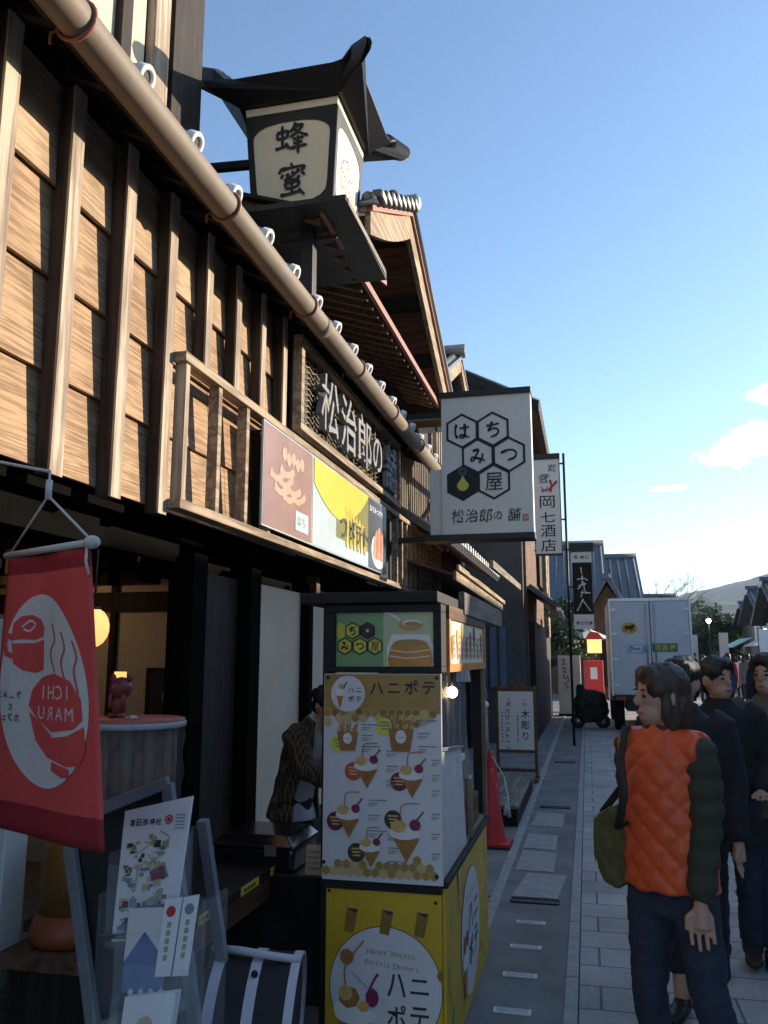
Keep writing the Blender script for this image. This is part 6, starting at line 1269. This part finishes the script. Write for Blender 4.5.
# ================================================================ far left pavement things
pbr('script_red', (.45, .06, .05), .6, .1, 8, 0)
T = thing('white_notice_box', (-.48, 24, 0), 'tall white standing notice box with red vertical script on the far pavement', 'sign'); m = MB().mat('sign_white'); m.box(-.80, -.19, 24.0, 24.45, .06, 1.64); m.build('box', T, bevel=.01); m = MB().mat('iron'); m.box(-.82, -.17, 23.98, 24.47, 0, .06); m.build('base', T)
A = Art((-.80, 24, .06), (1, 0, 0), (0, 0, 1), .004); A.layer(1)
for k, st in enumerate([[(.10, 1.45), (.22, 1.46)], [(.16, 1.5), (.16, 1.34)], [(.10, 1.34), (.24, 1.35)], [(.12, 1.26), (.22, 1.22), (.14, 1.14), (.24, 1.12)], [(.2, 1.06), (.14, .98), (.24, .94)], [(.24, 1.04), (.28, .9), (.2, .84)], [(.16, .82), (.26, .74), (.18, .68)]]): A.stroke(st, .035, 'script_red')
A.build('lettering', T)
T = thing('red_cabinet', (.18, 26, 0), 'bright red cabinet with a white notice beside the white notice box', 'cabinet'); m = MB().mat('cone_red'); m.box(-.10, .46, 26.0, 26.4, .3, 1.5); m.build('body', T, bevel=.03); m = MB().mat('paper_white'); m.box(.08, .28, 25.98, 25.996, .95, 1.3); m.build('notice', T); m = MB().mat('iron'); m.box(-.05, .41, 26.05, 26.35, 0, .3); m.build('base', T)
pbr('box_lamp', (.8, .35, .15), .6, .1, 6, 0, emit=(1, .35, .12), es=.8)
T = thing('street_lantern', (.18, 26.2, 1.5), 'glowing orange box lantern with red roof above the red cabinet', 'lantern'); m = MB().mat('box_lamp'); m.box(.02, .44, 26.0, 26.35, 1.72, 2.12); m.build('lamp_box', T); m = MB().mat('cone_red'); m.prism([(-.05, 25.95, 2.12), (.51, 25.95, 2.12), (.35, 25.95, 2.32), (.11, 25.95, 2.36)], (0, .45, 0)); m.build('roof', T); m = MB().mat('iron', True); m.tube([(.23, 26.17, 1.5), (.23, 26.17, 1.72)], .03, 8); m.build('stem', T)
T = thing('covered_scooter', (.05, 20.2, 0), 'parked scooter under a dark green cover at the edge of the far pavement', 'scooter')
m = MB().mat('skin'); m.tube([(-.28, 20.1, .45), (-.05, 20.2, .62), (.2, 20.2, .60), (.32, 20.3, .40)], [.16, .27, .26, .15], 12); m.tube([(-.2, 20.15, .5), (-.18, 20.15, .98)], [.12, .09], 10); m.ell((.05, 20.2, .36), (.40, .24, .26)); me = remesh(m, .03, 2, lambda p: wrinkle(p, 9, .03)); colour('cover_green', (.025, .035, .028)); o = put(me, 'cover', T, 'cover_green'); o.location = -T.location
for xx in (-.26, .30): w = MB().mat('tyre', True); w.tube([(xx + .13 * math.cos(a), 20.2, .15 + .13 * math.sin(a)) for a in [2 * math.pi * i / 20 for i in range(21)]], .035, 8); w.mat('steel', True).tube([(xx, 20.17, .15), (xx, 20.23, .15)], .10, 12); w.build('wheel', T)
pbr('parasol_pale', (.50, .58, .50), .8, .06, 6, .1)
T = thing('market_parasol', (-.1, 31, 0), 'pale green market parasol behind the red cabinet', 'parasol'); m = MB().mat('parasol_pale'); n = 8; m.add([(-.1 + 1.0 * math.cos(2 * math.pi * i / n), 31 + 1.0 * math.sin(2 * math.pi * i / n), 2.25) for i in range(n)] + [(-.1, 31, 2.7)], [(i, (i + 1) % n, n) for i in range(n)]); o = m.build('canopy', T); o.modifiers.new('s', 'SOLIDIFY').thickness = .02; m = MB().mat('steel', True); m.tube([(-.1, 31, 0), (-.1, 31, 2.7)], .025, 8); m.build('pole', T)

# ================================================================ trees
pbr('leaf_dark', (.035, .055, .022), .7, .35, 2, 0); pbr('leaf_mid', (.07, .10, .035), .7, .35, 2, 0); pbr('bark', (.06, .048, .038), .9, .25, 6, .5, stretch=(4, 4, 1)); pbr('twig', (.13, .10, .085), .9, .2, 8, .2)
def tree(name, label, base, h, rad, n, leaf, mats, seed, group=None, trunk_r=.12, squash=.8):
    rnd = random.Random(seed); T = thing(name, base, label, 'tree', group); b = Vector(base); tm = MB().mat('bark', True)
    tm.tube([b, b + Vector((.1, .05, h * .3)), b + Vector((-.05, 0, h * .62)), b + Vector((0, 0, h * .9))], [trunk_r, trunk_r * .8, trunk_r * .5, trunk_r * .15], 9)
    tips = []
    for k in range(11):
        a = rnd.uniform(0, 6.28); z = h * rnd.uniform(.32, .75); L = rad * rnd.uniform(.6, 1.0); p = b + Vector((0, 0, z)); q = p + Vector((math.cos(a) * L, math.sin(a) * L, L * rnd.uniform(.1, .5))); tm.tube([p, p.lerp(q, .5) + Vector((0, 0, .08 * L)), q], [trunk_r * .4, trunk_r * .25, trunk_r * .08], 6); tips.append(q); tips.append(p.lerp(q, .6))
    tips.append(b + Vector((0, 0, h * .92)))
    tm.build('trunk', T)
    cl = []
    for tp in tips:
        for _ in range(3): cl.append((tp + Vector((rnd.gauss(0, .25), rnd.gauss(0, .25), rnd.gauss(.08, .2))) * rad, rad * rnd.uniform(.16, .34), rnd.choice(mats)))
    m = MB()
    for i in range(n):
        c, r_, mt = rnd.choice(cl); d = Vector((rnd.gauss(0, 1), rnd.gauss(0, 1), rnd.gauss(0, 1))).normalized() * r_ * rnd.uniform(.5, 1.05); d.z *= squash; p = c + d
        u = Vector((rnd.gauss(0, 1), rnd.gauss(0, 1), rnd.gauss(0, .6))).normalized(); v = u.cross(Vector((rnd.gauss(0, 1), rnd.gauss(0, 1), rnd.gauss(0, 1)))).normalized(); s = leaf * rnd.uniform(.6, 1.3)
        m.mat(mt).add([p - u * s, p + v * s * .45, p + u * s, p - v * s * .45], [(0, 1, 2, 3)])
    m.build('crown', T)
for i, (x, y, h, r_, lb_) in enumerate(((8.4, 62, 4.9, 1.6, 'dark evergreen directly behind the lit street lamp at the street end'), (6.9, 58, 3.9, 1.2, 'lowest dark evergreen, nearest to the truck on its right'), (10.4, 72, 5.6, 1.9, 'dark evergreen in front of the hills, right of the lit street lamp'), (9.0, 80, 6.2, 2.0, 'far evergreen showing directly above the right top corner of the truck'), (12.6, 80, 5.4, 1.8, 'dark evergreen partly hidden by the far tiled houses'))):
    tree('evergreen_tree', lb_, (x, y, 0), h, r_, 2600, .17, ['leaf_dark', 'leaf_dark', 'leaf_mid'], 40 + i, 'evergreens at the street end')
tree('pine_tree', 'small green pine standing behind the dark script sign', (-.75, 30, 0), 3.6, 1.0, 2200, .10, ['leaf_mid', 'leaf_dark'], 60, None, .07)
def bare(label, base, h, seed):
    rnd = random.Random(seed); T = thing('bare_tree', base, label, 'tree'); m = MB().mat('bark', True); tw = MB().mat('twig', True)
    def grow(p, d, L, r_, depth):
        q = p + d * L; (m if depth < 3 else tw).tube([p, p.lerp(q, .5) + Vector((rnd.gauss(0, .04), rnd.gauss(0, .04), 0)) * L, q], [r_, r_ * .8, r_ * .6], 5 if depth > 1 else 8, caps=False)
        if depth >= 6: return
        for _ in range(3 if depth < 5 else 2):
            nd = (d + Vector((rnd.gauss(0, .45), rnd.gauss(0, .45), rnd.gauss(.05, .25)))).normalized(); grow(q, nd, L * rnd.uniform(.62, .85), r_ * .58, depth + 1)
    grow(Vector(base), Vector((0, 0, 1)), h * .26, .13, 0); m.build('trunk', T); tw.build('crown', T)
bare('bare winter tree with fine twigs rising above the truck roof', (4.5, 60, 0), 9.6, 5)
# street lamps in the crowd
pbr('lamp_glow', (1, .85, .6), .4, 0, 4, 0, emit=(1, .78, .45), es=14)
for x, y, z, lb_ in ((7.0, 52, 3.6, 'lit street lamp among the crowd left of the tiled houses'), (8.1, 42, 2.7, 'lit warm lamp under the awning at the right edge')):
    T = thing('street_lamp', (x, y, 0), lb_, 'lamp'); m = MB().mat('iron', True); m.tube([(x, y, 0), (x, y, z)], .04, 8); m.build('pole', T); m = MB().mat('lamp_glow', True); m.ell((x, y, z + .08), (.13, .13, .13)); m.build('globe', T)
for k, (x, y, c, lb_) in enumerate(((6.6, 46, 'sign_white', 'white vertical shop flag among the distant crowd'), (7.4, 40, 'awn_white', 'white shop flag at the right edge near the awning'), (5.6, 50, 'sign_white', 'slim white flag farthest down the street'))):
    T = thing('shop_flag', (x, y, 0), lb_, 'flag', 'shop flags far down the street'); m = MB().mat('iron', True); m.tube([(x, y, 0), (x, y, 2.9)], .02, 6); m.tube([(x, y, 2.85), (x + .5, y, 2.85)], .012, 6); m.build('pole', T); m = MB().mat(c); m.hexa([(x + .03, y, 1.3), (x + .48, y + .03, 1.3), (x + .48, y + .04, 1.3), (x + .03, y + .01, 1.3)], [(x + .03, y, 2.83), (x + .48, y, 2.83), (x + .48, y + .01, 2.83), (x + .03, y + .01, 2.83)]); m.build('cloth', T)
# ================================================================ hills, air
def hills(name, x0, x1, y0, y1, prof, nx, ny, mat, seed, k):
    m = MB().mat(mat, True); vs = []
    for j in range(ny + 1):
        for i in range(nx + 1):
            u = i / nx; v = j / ny; x = x0 + (x1 - x0) * u; y = y0 + (y1 - y0) * v
            h = prof(x) * math.sin(math.pi * min(1, v * 1.02)) ** .8
            h += (mnoise.fractal((x * k, y * k, seed), 1, 2, 5)) * 9 * math.sin(math.pi * v)
            vs.append((x, y, max(-3, h) - 2 + (mnoise.noise((x * .13, y * .13, seed)) * 2.2 * math.sin(math.pi * v))))
    m.add(vs, [(j * (nx + 1) + i, j * (nx + 1) + i + 1, (j + 1) * (nx + 1) + i + 1, (j + 1) * (nx + 1) + i) for j in range(ny) for i in range(nx)])
    o = m.build(name); o['kind'] = 'structure'; return o
pbr('forest', (.05, .065, .045), .9, .35, .05, 0); 
def pr1(x):
    pts = [(-700, 60), (-100, 75), (60, 92), (160, 108), (200, 113), (240, 124), (300, 140), (345, 146), (420, 125), (520, 118), (700, 60), (1100, 30)]
    for (a, ha), (b, hb) in zip(pts, pts[1:]):
        if a <= x <= b: return ha + (hb - ha) * (x - a) / (b - a)
    return 20
hills('hills', -700, 1100, 1150, 1850, pr1, 220, 36, 'forest', 3, .006)
def pr2(x): return 33 + 9 * math.sin(x * .011 + 1.2) + max(0, (150 - abs(x - 190)) * .04)
hills('hills', -350, 560, 560, 800, pr2, 180, 24, 'forest', 9, .012)
hz = bpy.data.materials.new('haze'); hz.use_nodes = True; t = hz.node_tree; t.nodes.clear()
ho = t.nodes.new('ShaderNodeOutputMaterial'); hv = t.nodes.new('ShaderNodeVolumePrincipled'); hv.inputs['Density'].default_value = .00019; hv.inputs['Color'].default_value = (.70, .84, 1, 1); hv.inputs['Anisotropy'].default_value = .3
t.links.new(hv.outputs[0], ho.inputs['Volume']); MATS['haze'] = hz
m = MB().mat('haze'); m.box(-2600, 2600, -900, 2700, -1.7, 165); o = m.build('haze'); o['kind'] = 'stuff'; o.visible_shadow = True
